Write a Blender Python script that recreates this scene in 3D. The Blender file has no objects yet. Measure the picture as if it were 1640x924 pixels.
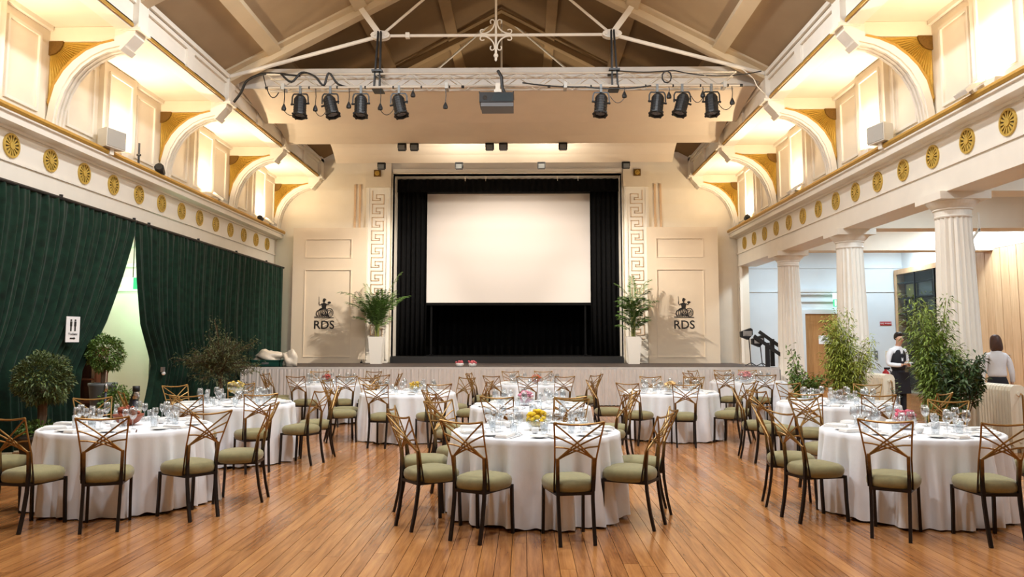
import bpy, bmesh, math, random
from math import sin, cos, pi, radians as R, sqrt, atan2, tan
from mathutils import Vector, Matrix

C = bpy.context.scene.collection
sc = bpy.context.scene
rnd = random.Random(7)

# ---------------------------------------------------------------- camera, world, light, exposure
H = 1.6
TH = math.atan(116 / 1250)
PH = math.atan(21 / 1250 * cos(TH))
cam = bpy.data.cameras.new('camera')
cam.sensor_width = 36
cam.lens = 36 * 1250 / 1640
cam.shift_y = -28 / 1640
cam.clip_start = .05
co = bpy.data.objects.new('camera', cam)
C.objects.link(co)
co.location = (0, 0, H)
co.rotation_euler = (pi / 2 + TH, 0, PH)
sc.camera = co

w = bpy.data.worlds.new('world')
sc.world = w
w.use_nodes = True
w.node_tree.nodes['Background'].inputs[0].default_value = (1, .86, .7, 1)
w.node_tree.nodes['Background'].inputs[1].default_value = .25

vs = sc.view_settings
vs.view_transform = 'Standard'
vs.look = 'None'
vs.gamma = 1
vs.use_curve_mapping = False
vs.exposure = -0.1
sc.cycles.max_bounces = 7
sc.cycles.diffuse_bounces = 4
sc.cycles.glossy_bounces = 3
sc.cycles.transmission_bounces = 4
sc.cycles.transparent_max_bounces = 40
sc.cycles.caustics_reflective = False
sc.cycles.caustics_refractive = False
sc.cycles.sample_clamp_indirect = 6
sc.cycles.use_denoising = True

WARM = (1, .78, .52)
HALL = (.94, .975, 1)
COOL = (.72, .88, 1)
UP_POWER = 90
HALL_POWER = 262
STAGE_POWER = 90
AISLE_POWER = 110


def lamp(name, kind, loc, power, col, rot=(0, 0, 0), size=.3, size_y=None, spot=None, blend=.5):
    l = bpy.data.lights.new(name, kind)
    l.energy = power
    l.color = col
    if kind == 'AREA':
        l.shape = 'RECTANGLE' if size_y else 'DISK'
        l.size = size
        if size_y:
            l.size_y = size_y
    else:
        l.shadow_soft_size = size
    if spot:
        l.spot_size = spot
        l.spot_blend = blend
    o = bpy.data.objects.new(name, l)
    C.objects.link(o)
    o.location = loc
    o.rotation_euler = rot
    return o


# hall geometry shared by everything (metres; camera stands at x=0 y=0)
CX0 = -.64
XR, XL = 6.81, -8.09            # frieze faces
BR, BL = 5.39, -6.67            # faces of the box beams
G = [8.83, 12.9, 16.97, 21.04, 25.05]   # bays
MID = [6.8, 10.87, 14.93, 19.0, 23.05]
Y0, YE = -6.0, 25.0
for sx in (-1, 1):              # added area lights up in the roof, filling the hall, without fixtures
    for y in (4.8, 8.85, 12.95):
        lamp('hall_fill_light', 'AREA', (CX0 + sx * 2.6, y, 8.6), HALL_POWER, HALL, (R(6), 0, 0), .7)
    # added fill spots below the lamp bars, aimed at the stage
    lamp('stage_fill_light', 'SPOT', (CX0 + sx * 2.6, 16.5, 6.55), STAGE_POWER, (1, .92, .80), (Vector((CX0 + sx * 5.2, 25, 2.9)) - Vector((CX0 + sx * 2.6, 16.5, 6.55))).to_track_quat('-Z', 'Y').to_euler(), .15, spot=R(54), blend=.5)


# ---------------------------------------------------------------- helpers
def lin(c):
    out = []
    for v in c[:3]:
        v = v / 255
        out.append(v / 12.92 if v <= .04045 else ((v + .055) / 1.055) ** 2.4)
    return tuple(out) + (1,)


MATS = {}


def mat(name, col, rough=.5, metal=0., spec=.5, var=0., scale=6, bump=0., bscale=60, emit=None, estr=0, island=0., sheen=0., coat=0.):
    m = bpy.data.materials.new(name)
    m.use_nodes = True
    nt = m.node_tree
    b = nt.nodes['Principled BSDF']
    b.inputs['Base Color'].default_value = lin(col)
    b.inputs['Roughness'].default_value = rough
    b.inputs['Metallic'].default_value = metal
    b.inputs['Specular IOR Level'].default_value = spec
    if sheen:
        b.inputs['Sheen Weight'].default_value = sheen
    if coat:
        b.inputs['Coat Weight'].default_value = coat
        b.inputs['Coat Roughness'].default_value = .15
    if emit:
        b.inputs['Emission Color'].default_value = lin(emit)
        b.inputs['Emission Strength'].default_value = estr
    tc = None
    if var or bump or island:
        tc = nt.nodes.new('ShaderNodeTexCoord')
    if var or island:
        n = nt.nodes.new('ShaderNodeTexNoise')
        n.inputs['Scale'].default_value = scale
        n.inputs['Detail'].default_value = 5
        nt.links.new(tc.outputs['Object'], n.inputs['Vector'])
        fac = n.outputs['Fac']
        if island:
            g = nt.nodes.new('ShaderNodeNewGeometry')
            a = nt.nodes.new('ShaderNodeMath')
            a.operation = 'MULTIPLY_ADD'
            nt.links.new(g.outputs['Random Per Island'], a.inputs[0])
            a.inputs[1].default_value = island
            nt.links.new(fac, a.inputs[2])
            s = nt.nodes.new('ShaderNodeMath')
            s.operation = 'SUBTRACT'
            nt.links.new(a.outputs[0], s.inputs[0])
            s.inputs[1].default_value = island / 2
            fac = s.outputs[0]
        r = nt.nodes.new('ShaderNodeValToRGB')
        c = lin(col)
        v = var or .4
        r.color_ramp.elements[0].position = .25
        r.color_ramp.elements[1].position = .75
        r.color_ramp.elements[0].color = tuple(max(0, x * (1 - v)) for x in c[:3]) + (1,)
        r.color_ramp.elements[1].color = tuple(min(1, x * (1 + v)) for x in c[:3]) + (1,)
        nt.links.new(fac, r.inputs[0])
        nt.links.new(r.outputs[0], b.inputs['Base Color'])
    if bump:
        n2 = nt.nodes.new('ShaderNodeTexNoise')
        n2.inputs['Scale'].default_value = bscale
        n2.inputs['Detail'].default_value = 4
        nt.links.new(tc.outputs['Object'], n2.inputs['Vector'])
        bp = nt.nodes.new('ShaderNodeBump')
        bp.inputs['Strength'].default_value = bump
        bp.inputs['Distance'].default_value = .02
        nt.links.new(n2.outputs['Fac'], bp.inputs['Height'])
        nt.links.new(bp.outputs[0], b.inputs['Normal'])
    MATS[name] = m
    return m


def wood_mat(name, light, dark, sx=14, sy=.9, rough=.3, axis=1):
    m = bpy.data.materials.new(name)
    m.use_nodes = True
    nt = m.node_tree
    b = nt.nodes['Principled BSDF']
    b.inputs['Roughness'].default_value = rough
    b.inputs['Specular IOR Level'].default_value = .5
    tc = nt.nodes.new('ShaderNodeTexCoord')
    g = nt.nodes.new('ShaderNodeNewGeometry')
    oi = nt.nodes.new('ShaderNodeObjectInfo')
    ad = nt.nodes.new('ShaderNodeMath')
    ad.operation = 'ADD'
    nt.links.new(g.outputs['Random Per Island'], ad.inputs[0])
    nt.links.new(oi.outputs['Random'], ad.inputs[1])
    fr = nt.nodes.new('ShaderNodeMath')
    fr.operation = 'FRACT'
    nt.links.new(ad.outputs[0], fr.inputs[0])
    mp = nt.nodes.new('ShaderNodeMapping')
    sca = [sx, sx, sx]
    sca[axis] = sy
    mp.inputs['Scale'].default_value = sca
    mu = nt.nodes.new('ShaderNodeMath')
    mu.operation = 'MULTIPLY'
    mu.inputs[1].default_value = 37
    nt.links.new(fr.outputs[0], mu.inputs[0])
    nt.links.new(mu.outputs[0], mp.inputs['Location'])
    nt.links.new(tc.outputs['Object'], mp.inputs['Vector'])
    n = nt.nodes.new('ShaderNodeTexNoise')
    n.inputs['Scale'].default_value = 1.6
    n.inputs['Detail'].default_value = 8
    n.inputs['Roughness'].default_value = .68
    n.inputs['Distortion'].default_value = .5
    nt.links.new(mp.outputs[0], n.inputs['Vector'])
    mx = nt.nodes.new('ShaderNodeMath')
    mx.operation = 'MULTIPLY_ADD'
    nt.links.new(fr.outputs[0], mx.inputs[0])
    mx.inputs[1].default_value = .22
    nt.links.new(n.outputs['Fac'], mx.inputs[2])
    r = nt.nodes.new('ShaderNodeValToRGB')
    r.color_ramp.elements[0].position = .38
    r.color_ramp.elements[0].color = lin(dark)
    r.color_ramp.elements[1].position = .9
    r.color_ramp.elements[1].color = lin(light)
    nt.links.new(mx.outputs[0], r.inputs[0])
    nt.links.new(r.outputs[0], b.inputs['Base Color'])
    n3 = nt.nodes.new('ShaderNodeTexNoise')
    n3.inputs['Scale'].default_value = 3
    nt.links.new(tc.outputs['Object'], n3.inputs['Vector'])
    rr = nt.nodes.new('ShaderNodeMapRange')
    rr.inputs['To Min'].default_value = rough - .07
    rr.inputs['To Max'].default_value = rough + .1
    nt.links.new(n3.outputs['Fac'], rr.inputs['Value'])
    nt.links.new(rr.outputs[0], b.inputs['Roughness'])
    bp = nt.nodes.new('ShaderNodeBump')
    bp.inputs['Strength'].default_value = .06
    bp.inputs['Distance'].default_value = .004
    nt.links.new(n.outputs['Fac'], bp.inputs['Height'])
    nt.links.new(bp.outputs[0], b.inputs['Normal'])
    MATS[name] = m
    return m


def glass_mat(name, tint=(245, 248, 250), amt=1.0, base=.09):
    m = bpy.data.materials.new(name)
    m.use_nodes = True
    nt = m.node_tree
    nt.nodes.clear()
    out = nt.nodes.new('ShaderNodeOutputMaterial')
    t = nt.nodes.new('ShaderNodeBsdfTransparent')
    t.inputs[0].default_value = lin(tint)
    g = nt.nodes.new('ShaderNodeBsdfGlossy')
    g.inputs['Roughness'].default_value = .03
    g.inputs[0].default_value = (1, 1, 1, 1)
    lw = nt.nodes.new('ShaderNodeLayerWeight')
    lw.inputs['Blend'].default_value = .35
    mu = nt.nodes.new('ShaderNodeMath')
    mu.operation = 'MULTIPLY_ADD'
    mu.inputs[1].default_value = .5 * amt
    mu.inputs[2].default_value = base
    nt.links.new(lw.outputs['Facing'], mu.inputs[0])
    mx = nt.nodes.new('ShaderNodeMixShader')
    nt.links.new(mu.outputs[0], mx.inputs[0])
    nt.links.new(t.outputs[0], mx.inputs[1])
    nt.links.new(g.outputs[0], mx.inputs[2])
    nt.links.new(mx.outputs[0], out.inputs[0])
    MATS[name] = m
    return m


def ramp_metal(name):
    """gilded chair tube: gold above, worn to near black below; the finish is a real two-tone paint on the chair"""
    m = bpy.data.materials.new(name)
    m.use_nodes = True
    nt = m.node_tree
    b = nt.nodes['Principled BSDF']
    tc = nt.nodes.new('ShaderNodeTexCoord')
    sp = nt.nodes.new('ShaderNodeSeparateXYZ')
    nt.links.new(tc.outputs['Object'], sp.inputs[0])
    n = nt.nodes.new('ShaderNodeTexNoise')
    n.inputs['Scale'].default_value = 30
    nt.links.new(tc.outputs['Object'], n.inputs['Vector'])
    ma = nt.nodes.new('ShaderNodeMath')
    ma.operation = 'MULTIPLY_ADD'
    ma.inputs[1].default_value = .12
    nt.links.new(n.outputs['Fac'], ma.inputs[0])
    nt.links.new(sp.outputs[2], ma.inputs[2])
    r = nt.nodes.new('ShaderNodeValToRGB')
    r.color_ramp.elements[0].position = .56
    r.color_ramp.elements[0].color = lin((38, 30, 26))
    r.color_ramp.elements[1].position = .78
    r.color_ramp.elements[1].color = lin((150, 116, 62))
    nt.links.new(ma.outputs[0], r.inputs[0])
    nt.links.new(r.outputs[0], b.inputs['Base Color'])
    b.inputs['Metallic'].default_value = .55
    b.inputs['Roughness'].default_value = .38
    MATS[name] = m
    return m


class MB:
    def __init__(s):
        s.v = []
        s.f = []

    def box(s, x0, x1, y0, y1, z0, z1, M=None):
        i = len(s.v)
        p = [(x0, y0, z0), (x1, y0, z0), (x1, y1, z0), (x0, y1, z0), (x0, y0, z1), (x1, y0, z1), (x1, y1, z1), (x0, y1, z1)]
        s.v += [tuple(M @ Vector(q)) for q in p] if M else p
        s.f += [tuple(i + k for k in q) for q in ((0, 3, 2, 1), (4, 5, 6, 7), (0, 1, 5, 4), (1, 2, 6, 5), (2, 3, 7, 6), (3, 0, 4, 7))]
        return s

    def bar(s, p0, p1, w, h=None, up=(0, 0, 1)):
        p0, p1 = Vector(p0), Vector(p1)
        h = h or w
        d = (p1 - p0)
        L = d.length
        d.normalize()
        u = Vector(up)
        if abs(d.dot(u)) > .98:
            u = Vector((0, 1, 0))
        a = d.cross(u).normalized()
        b = a.cross(d)
        M = Matrix((a, d, b)).transposed().to_4x4()
        M.translation = p0
        return s.box(-w / 2, w / 2, 0, L, -h / 2, h / 2, M)

    def tube(s, pts, r, n=6, closed=False, r1=None, caps=True):
        pts = [Vector(p) for p in pts]
        k = len(pts)
        i0 = len(s.v)
        prev = None
        for j, p in enumerate(pts):
            if closed:
                t = pts[(j + 1) % k] - pts[j - 1]
            else:
                t = pts[min(j + 1, k - 1)] - pts[max(j - 1, 0)]
            t.normalize()
            if prev is None:
                a = t.orthogonal().normalized()
            else:
                a = prev - t * prev.dot(t)
                if a.length < 1e-6:
                    a = t.orthogonal()
                a.normalize()
            prev = a
            b = t.cross(a)
            rr = r if r1 is None else r + (r1 - r) * j / (k - 1)
            for q in range(n):
                an = 2 * pi * q / n
                s.v.append(tuple(p + a * (rr * cos(an)) + b * (rr * sin(an))))
        m = k if closed else k - 1
        for j in range(m):
            j2 = (j + 1) % k
            for q in range(n):
                q2 = (q + 1) % n
                s.f.append((i0 + j * n + q, i0 + j * n + q2, i0 + j2 * n + q2, i0 + j2 * n + q))
        if caps and not closed:
            s.f.append(tuple(i0 + q for q in reversed(range(n))))
            s.f.append(tuple(i0 + (k - 1) * n + q for q in range(n)))
        return s

    def lathe(s, prof, n=16, M=None, close=True):
        i0 = len(s.v)
        k = len(prof)
        for (r, z) in prof:
            for q in range(n):
                p = Vector((r * cos(2 * pi * q / n), r * sin(2 * pi * q / n), z))
                s.v.append(tuple(M @ p) if M else tuple(p))
        for j in range(k - 1):
            for q in range(n):
                q2 = (q + 1) % n
                s.f.append((i0 + j * n + q, i0 + j * n + q2, i0 + (j + 1) * n + q2, i0 + (j + 1) * n + q))
        if close:
            s.f.append(tuple(i0 + q for q in reversed(range(n))))
            s.f.append(tuple(i0 + (k - 1) * n + q for q in range(n)))
        return s

    def prism(s, poly, f0, f1):
        """poly: list of 2d points; f0/f1 map a 2d point to the two 3d faces"""
        i = len(s.v)
        n = len(poly)
        s.v += [tuple(f0(*p)) for p in poly] + [tuple(f1(*p)) for p in poly]
        s.f.append(tuple(i + k for k in reversed(range(n))))
        s.f.append(tuple(i + n + k for k in range(n)))
        for k in range(n):
            k2 = (k + 1) % n
            s.f.append((i + k, i + k2, i + n + k2, i + n + k))
        return s

    def strip(s, A, B, f0, f1):
        """band between two equal-length 2d polylines, extruded"""
        n = len(A)
        for k in range(n - 1):
            s.prism([A[k], A[k + 1], B[k + 1], B[k]], f0, f1)
        return s

    def grid(s, nu, nv, fn, wrap=False):
        i0 = len(s.v)
        for a in range(nu):
            for b in range(nv):
                s.v.append(tuple(fn(a / (nu - (0 if wrap else 1)), b / (nv - 1))))
        for a in range(nu if wrap else nu - 1):
            a2 = (a + 1) % nu
            for b in range(nv - 1):
                s.f.append((i0 + a * nv + b, i0 + a2 * nv + b, i0 + a2 * nv + b + 1, i0 + a * nv + b + 1))
        return s

    def sphere(s, c, r, n=12, m=8, sc=(1, 1, 1)):
        c = Vector(c)
        i0 = len(s.v)
        for j in range(1, m):
            t = pi * j / m
            for q in range(n):
                a = 2 * pi * q / n
                s.v.append((c.x + r * sc[0] * sin(t) * cos(a), c.y + r * sc[1] * sin(t) * sin(a), c.z + r * sc[2] * cos(t)))
        top = len(s.v)
        s.v.append((c.x, c.y, c.z + r * sc[2]))
        s.v.append((c.x, c.y, c.z - r * sc[2]))
        for q in range(n):
            q2 = (q + 1) % n
            s.f.append((top, i0 + q, i0 + q2))
            s.f.append((top + 1, i0 + (m - 2) * n + q2, i0 + (m - 2) * n + q))
            for j in range(m - 2):
                s.f.append((i0 + j * n + q, i0 + (j + 1) * n + q, i0 + (j + 1) * n + q2, i0 + j * n + q2))
        return s

    def mesh(s, name, m, smooth=False):
        me = bpy.data.meshes.new(name)
        me.from_pydata(s.v, [], s.f)
        if m:
            me.materials.append(m)
        if smooth:
            me.shade_smooth()
        me.update()
        return me

    def build(s, name, m, parent=None, smooth=False, loc=None, fix=True):
        me = s.mesh(name, m, smooth)
        if fix:
            bm = bmesh.new()
            bm.from_mesh(me)
            bmesh.ops.recalc_face_normals(bm, faces=bm.faces)
            bm.to_mesh(me)
            bm.free()
            if smooth:
                me.shade_smooth()
        o = bpy.data.objects.new(name, me)
        C.objects.link(o)
        if parent:
            o.parent = parent
        if loc:
            o.location = loc
        return o


def tag(o, label=None, cat=None, group=None, kind=None):
    if label:
        o['label'] = label
    if cat:
        o['category'] = cat
    if group:
        o['group'] = group
    if kind:
        o['kind'] = kind
    return o


def thing(name, label, cat, loc=(0, 0, 0), rz=0, group=None):
    o = bpy.data.objects.new(name, None)
    o.empty_display_size = .1
    C.objects.link(o)
    o.location = loc
    o.rotation_euler = (0, 0, rz)
    return tag(o, label, cat, group)


def struct(o):
    o['kind'] = 'structure'
    return o


def dup(root, loc, rz=0, label=None, group=None):
    kids = [ch for ch in root.children]
    r = root.copy()
    C.objects.link(r)
    r.location = loc
    r.rotation_euler = (0, 0, rz)
    if label:
        r['label'] = label
    if group:
        r['group'] = group
    for ch in kids:
        c = ch.copy()
        C.objects.link(c)
        c.parent = r
        for g in ch.children:
            d = g.copy()
            C.objects.link(d)
            d.parent = c
    return r


def text_mesh(name, body, size, m, parent, M, depth=.003, align='CENTER'):
    cu = bpy.data.curves.new(name, 'FONT')
    cu.body = body
    cu.size = size
    cu.align_x = align
    cu.extrude = depth
    cu.resolution_u = 3
    cu.offset = size * .012
    t = bpy.data.objects.new(name, cu)
    C.objects.link(t)
    dg = bpy.context.evaluated_depsgraph_get()
    me = bpy.data.meshes.new_from_object(t.evaluated_get(dg))
    bpy.data.objects.remove(t)
    bpy.data.curves.remove(cu)
    me.transform(M)
    me.materials.clear()
    me.materials.append(m)
    me.name = name
    o = bpy.data.objects.new(name, me)
    C.objects.link(o)
    if parent:
        o.parent = parent
    return o


# text/shape lying in a plane facing the camera (-Y): x -> x, y -> z
FACE = Matrix(((1, 0, 0, 0), (0, 0, -1, 0), (0, 1, 0, 0), (0, 0, 0, 1)))

# ---------------------------------------------------------------- materials
cream = mat('cream_wall_paint', (236, 226, 208), .6, var=.04, scale=2)
white = mat('white_moulding_paint', (238, 232, 220), .5, var=.03, scale=3)
shaderib = mat('rib_painted_shade', (150, 122, 84), .7, var=.1, scale=3)  # rib colour darkened to stand in for shade beyond the truss
ribm = mat('light_rib_paint', (206, 188, 158), .7, var=.05, scale=2)
tanroof = mat('tan_ceiling_paint', (168, 146, 116), .8, var=.06, scale=1.5)
shaderoof = mat('roof_painted_shade', (126, 100, 66), .8, var=.08, scale=1.5)  # roof colour darkened to stand in for shade above the canopies
gold = mat('gold_leaf', (204, 170, 80), .45, .2, var=.1, scale=20)
goldtrim = mat('old_gold_paint', (186, 146, 66), .45, .25, var=.1, scale=12)
darkgold = mat('dark_gold', (120, 88, 36), .5, .4, var=.2, scale=30)
umber = mat('dark_umber_recess', (48, 36, 20), .7)
canopyw = mat('canopy_white', (232, 218, 198), .7, var=.03, scale=2)
black = mat('black_drape', (13, 13, 14), .9, var=.3, scale=8, spec=.15)
blackpaint = mat('black_paint', (20, 20, 21), .5)
stagegrey = mat('stage_deck_dark', (58, 48, 43), .6, var=.15, scale=4)
screenw = mat('screen_fabric', (234, 226, 220), .8)
skirtm = mat('stage_skirt_cloth', (216, 214, 210), .8, var=.05, scale=5)
green = mat('green_velvet', (13, 40, 27), .85, var=.6, scale=7, sheen=.12, spec=.2)
clothm = mat('white_table_linen', (234, 236, 240), .8, var=.02, scale=8, bump=.2, bscale=9)
napm = mat('white_napkin', (244, 243, 240), .8)
china = mat('white_china', (240, 240, 238), .2)
steel = mat('polished_steel', (190, 190, 192), .22, 1)
alum = mat('aluminium_tube', (222, 214, 200), .35, .6)
chairmet = ramp_metal('gilded_chair_metal')
olive = mat('olive_seat_fabric', (134, 127, 88), .85, var=.1, scale=25, bump=.1, bscale=120, sheen=.2)
glass = glass_mat('clear_glass')
cabglass = glass_mat('cabinet_glass', (225, 230, 228), .05, .02)
plankm = wood_mat('oiled_wood_floor', (196, 138, 82), (128, 78, 42), rough=.17)
subfl = mat('dark_floor_joint', (58, 34, 18), .8)
bluewall = mat('pale_blue_wall', (226, 234, 238), .6, var=.03, scale=2)
doorwood = wood_mat('oak_door', (190, 144, 92), (150, 104, 60), 10, .8, .45, 2)
panelwood = wood_mat('pale_timber_panel', (228, 190, 146), (196, 152, 108), 8, .6, .45, 2)
darkwood = wood_mat('brown_bookcase_wood', (120, 70, 40), (70, 38, 22), 8, .8, .45, 2)
leafd = mat('dark_leaf', (64, 88, 48), .5, var=.45, scale=3, island=.5)
leafm = mat('mid_green_leaf', (98, 128, 56), .45, var=.4, scale=3, island=.5)
leafo = mat('olive_leaf', (92, 98, 62), .55, var=.4, scale=3, island=.5)
leafb = mat('bamboo_leaf', (150, 162, 66), .45, var=.4, scale=3, island=.5)
palmleaf = mat('palm_leaf', (82, 112, 52), .4, var=.35, scale=3, island=.4)
bark = mat('brown_bark', (92, 72, 54), .8, var=.25, scale=12)
cane = mat('bamboo_cane', (122, 126, 62), .5, var=.2, scale=10)
soil = mat('dark_soil', (48, 38, 30), .95)
potw = mat('white_planter', (240, 236, 228), .4)
potg = mat('grey_planter', (104, 108, 110), .5)
potd = mat('dark_planter', (60, 54, 48), .6)
speakerw = mat('white_speaker_shell', (226, 222, 212), .5)
speakerg = mat('grey_speaker_grille', (176, 174, 168), .6, bump=.3, bscale=200)
redm = mat('red_enamel', (178, 30, 34), .3)
signgreen = mat('green_lit_sign', (60, 190, 120), .4, emit=(70, 215, 140), estr=1.2)
signwhite = mat('white_lit_sign', (240, 250, 244), .4, emit=(225, 250, 235), estr=1.2)
paper = mat('white_paper', (240, 240, 240), .7)
inkblue = mat('blue_ink', (70, 90, 150), .7)
inkblack = mat('black_vinyl', (24, 20, 18), .6)
bulb = mat('lamp_glow', (255, 230, 190), .4, emit=(255, 214, 150), estr=14)
cooldisc = mat('cool_lamp_disc', (245, 250, 255), .4, emit=(235, 246, 255), estr=7)
skin_m = mat('skin', (206, 160, 132), .5)
hairb = mat('brown_hair', (74, 44, 30), .5, var=.3, scale=30)
hairk = mat('black_hair', (30, 24, 22), .5)
suit = mat('black_suit_cloth', (24, 24, 32), .8)
shirt = mat('white_shirt_cloth', (236, 236, 240), .7)
jacket = mat('white_jacket_cloth', (226, 222, 222), .75, var=.05, scale=8)
radm = mat('cream_radiator_enamel', (236, 226, 204), .4)
crateg = mat('green_plastic_crate', (22, 74, 62), .4)
bagm = mat('pale_plastic_wrap', (214, 204, 188), .35, var=.1, scale=10)

# ---------------------------------------------------------------- floor
fl = struct(MB().box(-11.2, 12.7, Y0, 26.4, -.12, -.02).build('floor', subfl))
pw = .1168
planks = []
x = -11.2
pr = random.Random(3)
while x < 12.6:
    y = Y0 - pr.random() * 3
    while y < 26.3:
        L = pr.uniform(2.4, 4.6)
        a, b = max(y, Y0), min(y + L, 26.35)
        if b - a > .05:
            dz = pr.uniform(-.0008, .0002)
            planks.append((x, a, b, dz))
        y += L
    x += pw


def pscore(p):
    x, a, b, dz = p
    xm, ym = x + pw / 2, max((a + b) / 2, a + .2)
    if b < 5.2:
        return 1e9
    yy = max(5.4, a)
    if abs(xm - .3) > .68 * max(yy, b * .75):
        return 1e8
    return yy


planks.sort(key=pscore)
for i, (x, a, b, dz) in enumerate(planks[:290]):
    MB().box(x, x + pw - .004, a, b - .003, -.022, dz).build('plank', plankm, fl, fix=False)
mb = MB()
for (x, a, b, dz) in planks[290:]:
    mb.box(x, x + pw - .004, a, b - .003, -.022, dz)
tag(mb.build('plank_field', plankm, fl, fix=False), kind='stuff')

# ---------------------------------------------------------------- walls, entablature, cornice (both sides)
# upper walls
for side, xw, s in (('left', XL, 1), ('right', XR, -1)):
    # s: direction from wall into the hall
    wl = struct(MB().box(min(xw, xw - s * .3), max(xw, xw - s * .3), Y0, YE + .3, 5.0, 7.3).build('wall_' + side, cream))
    for y in MID[1:]:
        # three framed panels to a bay, the middle one proud of the wall
        mb = MB()
        x1 = xw + s * .10
        mb.box(min(xw, x1), max(xw, x1), y - .62, y + .62, 5.18, 6.97)
        mb.build('wall_panel', cream, wl)

        def frame(y0, y1, z0, z1, d0, d1):
            m_ = MB()
            for (a0, a1, b0, b1) in ((y0, y1, z0, z0 + .05), (y0, y1, z1 - .05, z1), (y0, y0 + .05, z0 + .05, z1 - .05), (y1 - .05, y1, z0 + .05, z1 - .05)):
                m_.box(min(d0, d1), max(d0, d1), a0, a1, b0, b1)
            return m_
        frame(y - .45, y + .45, 5.42, 6.82, x1, x1 + s * .03).build('panel_frame', white, wl)
        for q in (-1, 1):
            ya, yb = sorted((y + q * .78, y + q * 1.62))
            frame(ya, yb, 5.42, 6.75, xw, xw + s * .035).build('panel_frame', white, wl)
    # entablature: frieze + architrave
    n = 1 if side == 'left' else 2
    tr = struct(MB().box(min(xw, xw - s * .6), max(xw, xw - s * .6), Y0, YE, 4.05, 5.0).build('trim_%d' % n, white))
    MB().box(min(xw, xw + s * .03), max(xw, xw + s * .03), Y0, YE, 4.43, 4.47).build('moulding', white, tr)
    # cornice
    c = MB()
    prof = [(0, 4.93), (.04, 4.93), (.05, 4.97), (.24, 4.98), (.24, 5.09), (.28, 5.10), (.28, 5.14), (0, 5.16)]
    c.prism(prof, lambda u, z: (xw + s * u, Y0, z), lambda u, z: (xw + s * u, YE, z))
    c.build('cornice', white, tr)
    g = MB()
    prof = [(.20, 5.13), (.29, 5.13), (.315, 5.17), (.30, 5.215), (.26, 5.24), (.20, 5.235)]
    g.prism(prof, lambda u, z: (xw + s * u, Y0, z), lambda u, z: (xw + s * u, YE, z))
    g.build('gold_rail', goldtrim, tr)
    # medallions
    med = MB()
    dk = MB()
    r0 = .195
    nn = 24
    ring = [(r0 * cos(2 * pi * k / nn), r0 * sin(2 * pi * k / nn)) for k in range(nn)]
    inner = [(p[0] * .84, p[1] * .84) for p in ring]
    for k in range(nn):
        k2 = (k + 1) % nn
        med.prism([ring[k], ring[k2], inner[k2], inner[k]], lambda u, v: (0, u, v), lambda u, v: (s * .028, u, v))
    for k in range(14):
        a = 2 * pi * k / 14
        pl = [(.05, -.008), (.09, -.012), (.165, -.017), (.165, .017), (.09, .012), (.05, .008)]
        pl = [(u * cos(a) - v * sin(a), u * sin(a) + v * cos(a)) for u, v in pl]
        med.prism(pl, lambda u, v: (0, u, v), lambda u, v: (s * .022, u, v))
    hub = [(.058 * cos(2 * pi * k / 12), .058 * sin(2 * pi * k / 12)) for k in range(12)]
    med.prism(hub, lambda u, v: (0, u, v), lambda u, v: (s * .034, u, v))
    dk.prism(inner, lambda u, v: (s * .001, u, v), lambda u, v: (s * .006, u, v))
    y = 10.86 if side == 'right' else 10.9
    m0 = d0 = None
    while y < YE - .4:
        zc = 4.70
        if m0 is None:
            m0 = med.build('medallion', gold, tr, loc=(xw, y, zc))
            d0 = dk.build('recess', umber, m0)
        else:
            m1 = m0.copy()
            C.objects.link(m1)
            m1.location = (xw, y, zc)
            d1 = d0.copy()
            C.objects.link(d1)
            d1.parent = m1
        y += 1.0185

# solid wall under the entablature behind the camera and end piers
for xw, s in ((XL, 1), (XR, -1)):
    pass

# end wall (stage side) with proscenium opening
OL, OR, OT = -4.29, 3.13, 7.1
STZ = .985
ew = struct(MB().box(XL - .35, OL, YE, YE + .35, 0, 7.8).box(OR, XR + .35, YE, YE + .35, 0, 7.8)
            .box(OL, OR, YE, YE + .35, OT, 7.8).build('wall_back', cream))
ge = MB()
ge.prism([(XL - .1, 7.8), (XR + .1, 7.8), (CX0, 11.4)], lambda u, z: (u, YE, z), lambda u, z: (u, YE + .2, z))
struct(ge.build('wall_back_gable', shaderoof))  # gable carries the same painted-in shade as the far roof
# jamb and head lining of the opening
jl = MB().box(OL - .02, OL, YE - .06, YE + 1.0, STZ, OT + .02).box(OR, OR + .02, YE - .06, YE + 1.0, STZ, OT + .02) \
    .box(OL, OR, YE - .06, YE + 1.0, OT, OT + .03).box(OL, OR, YE - .12, YE, OT + .02, OT + .14)
struct(jl.build('trim_5', white))
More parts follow.
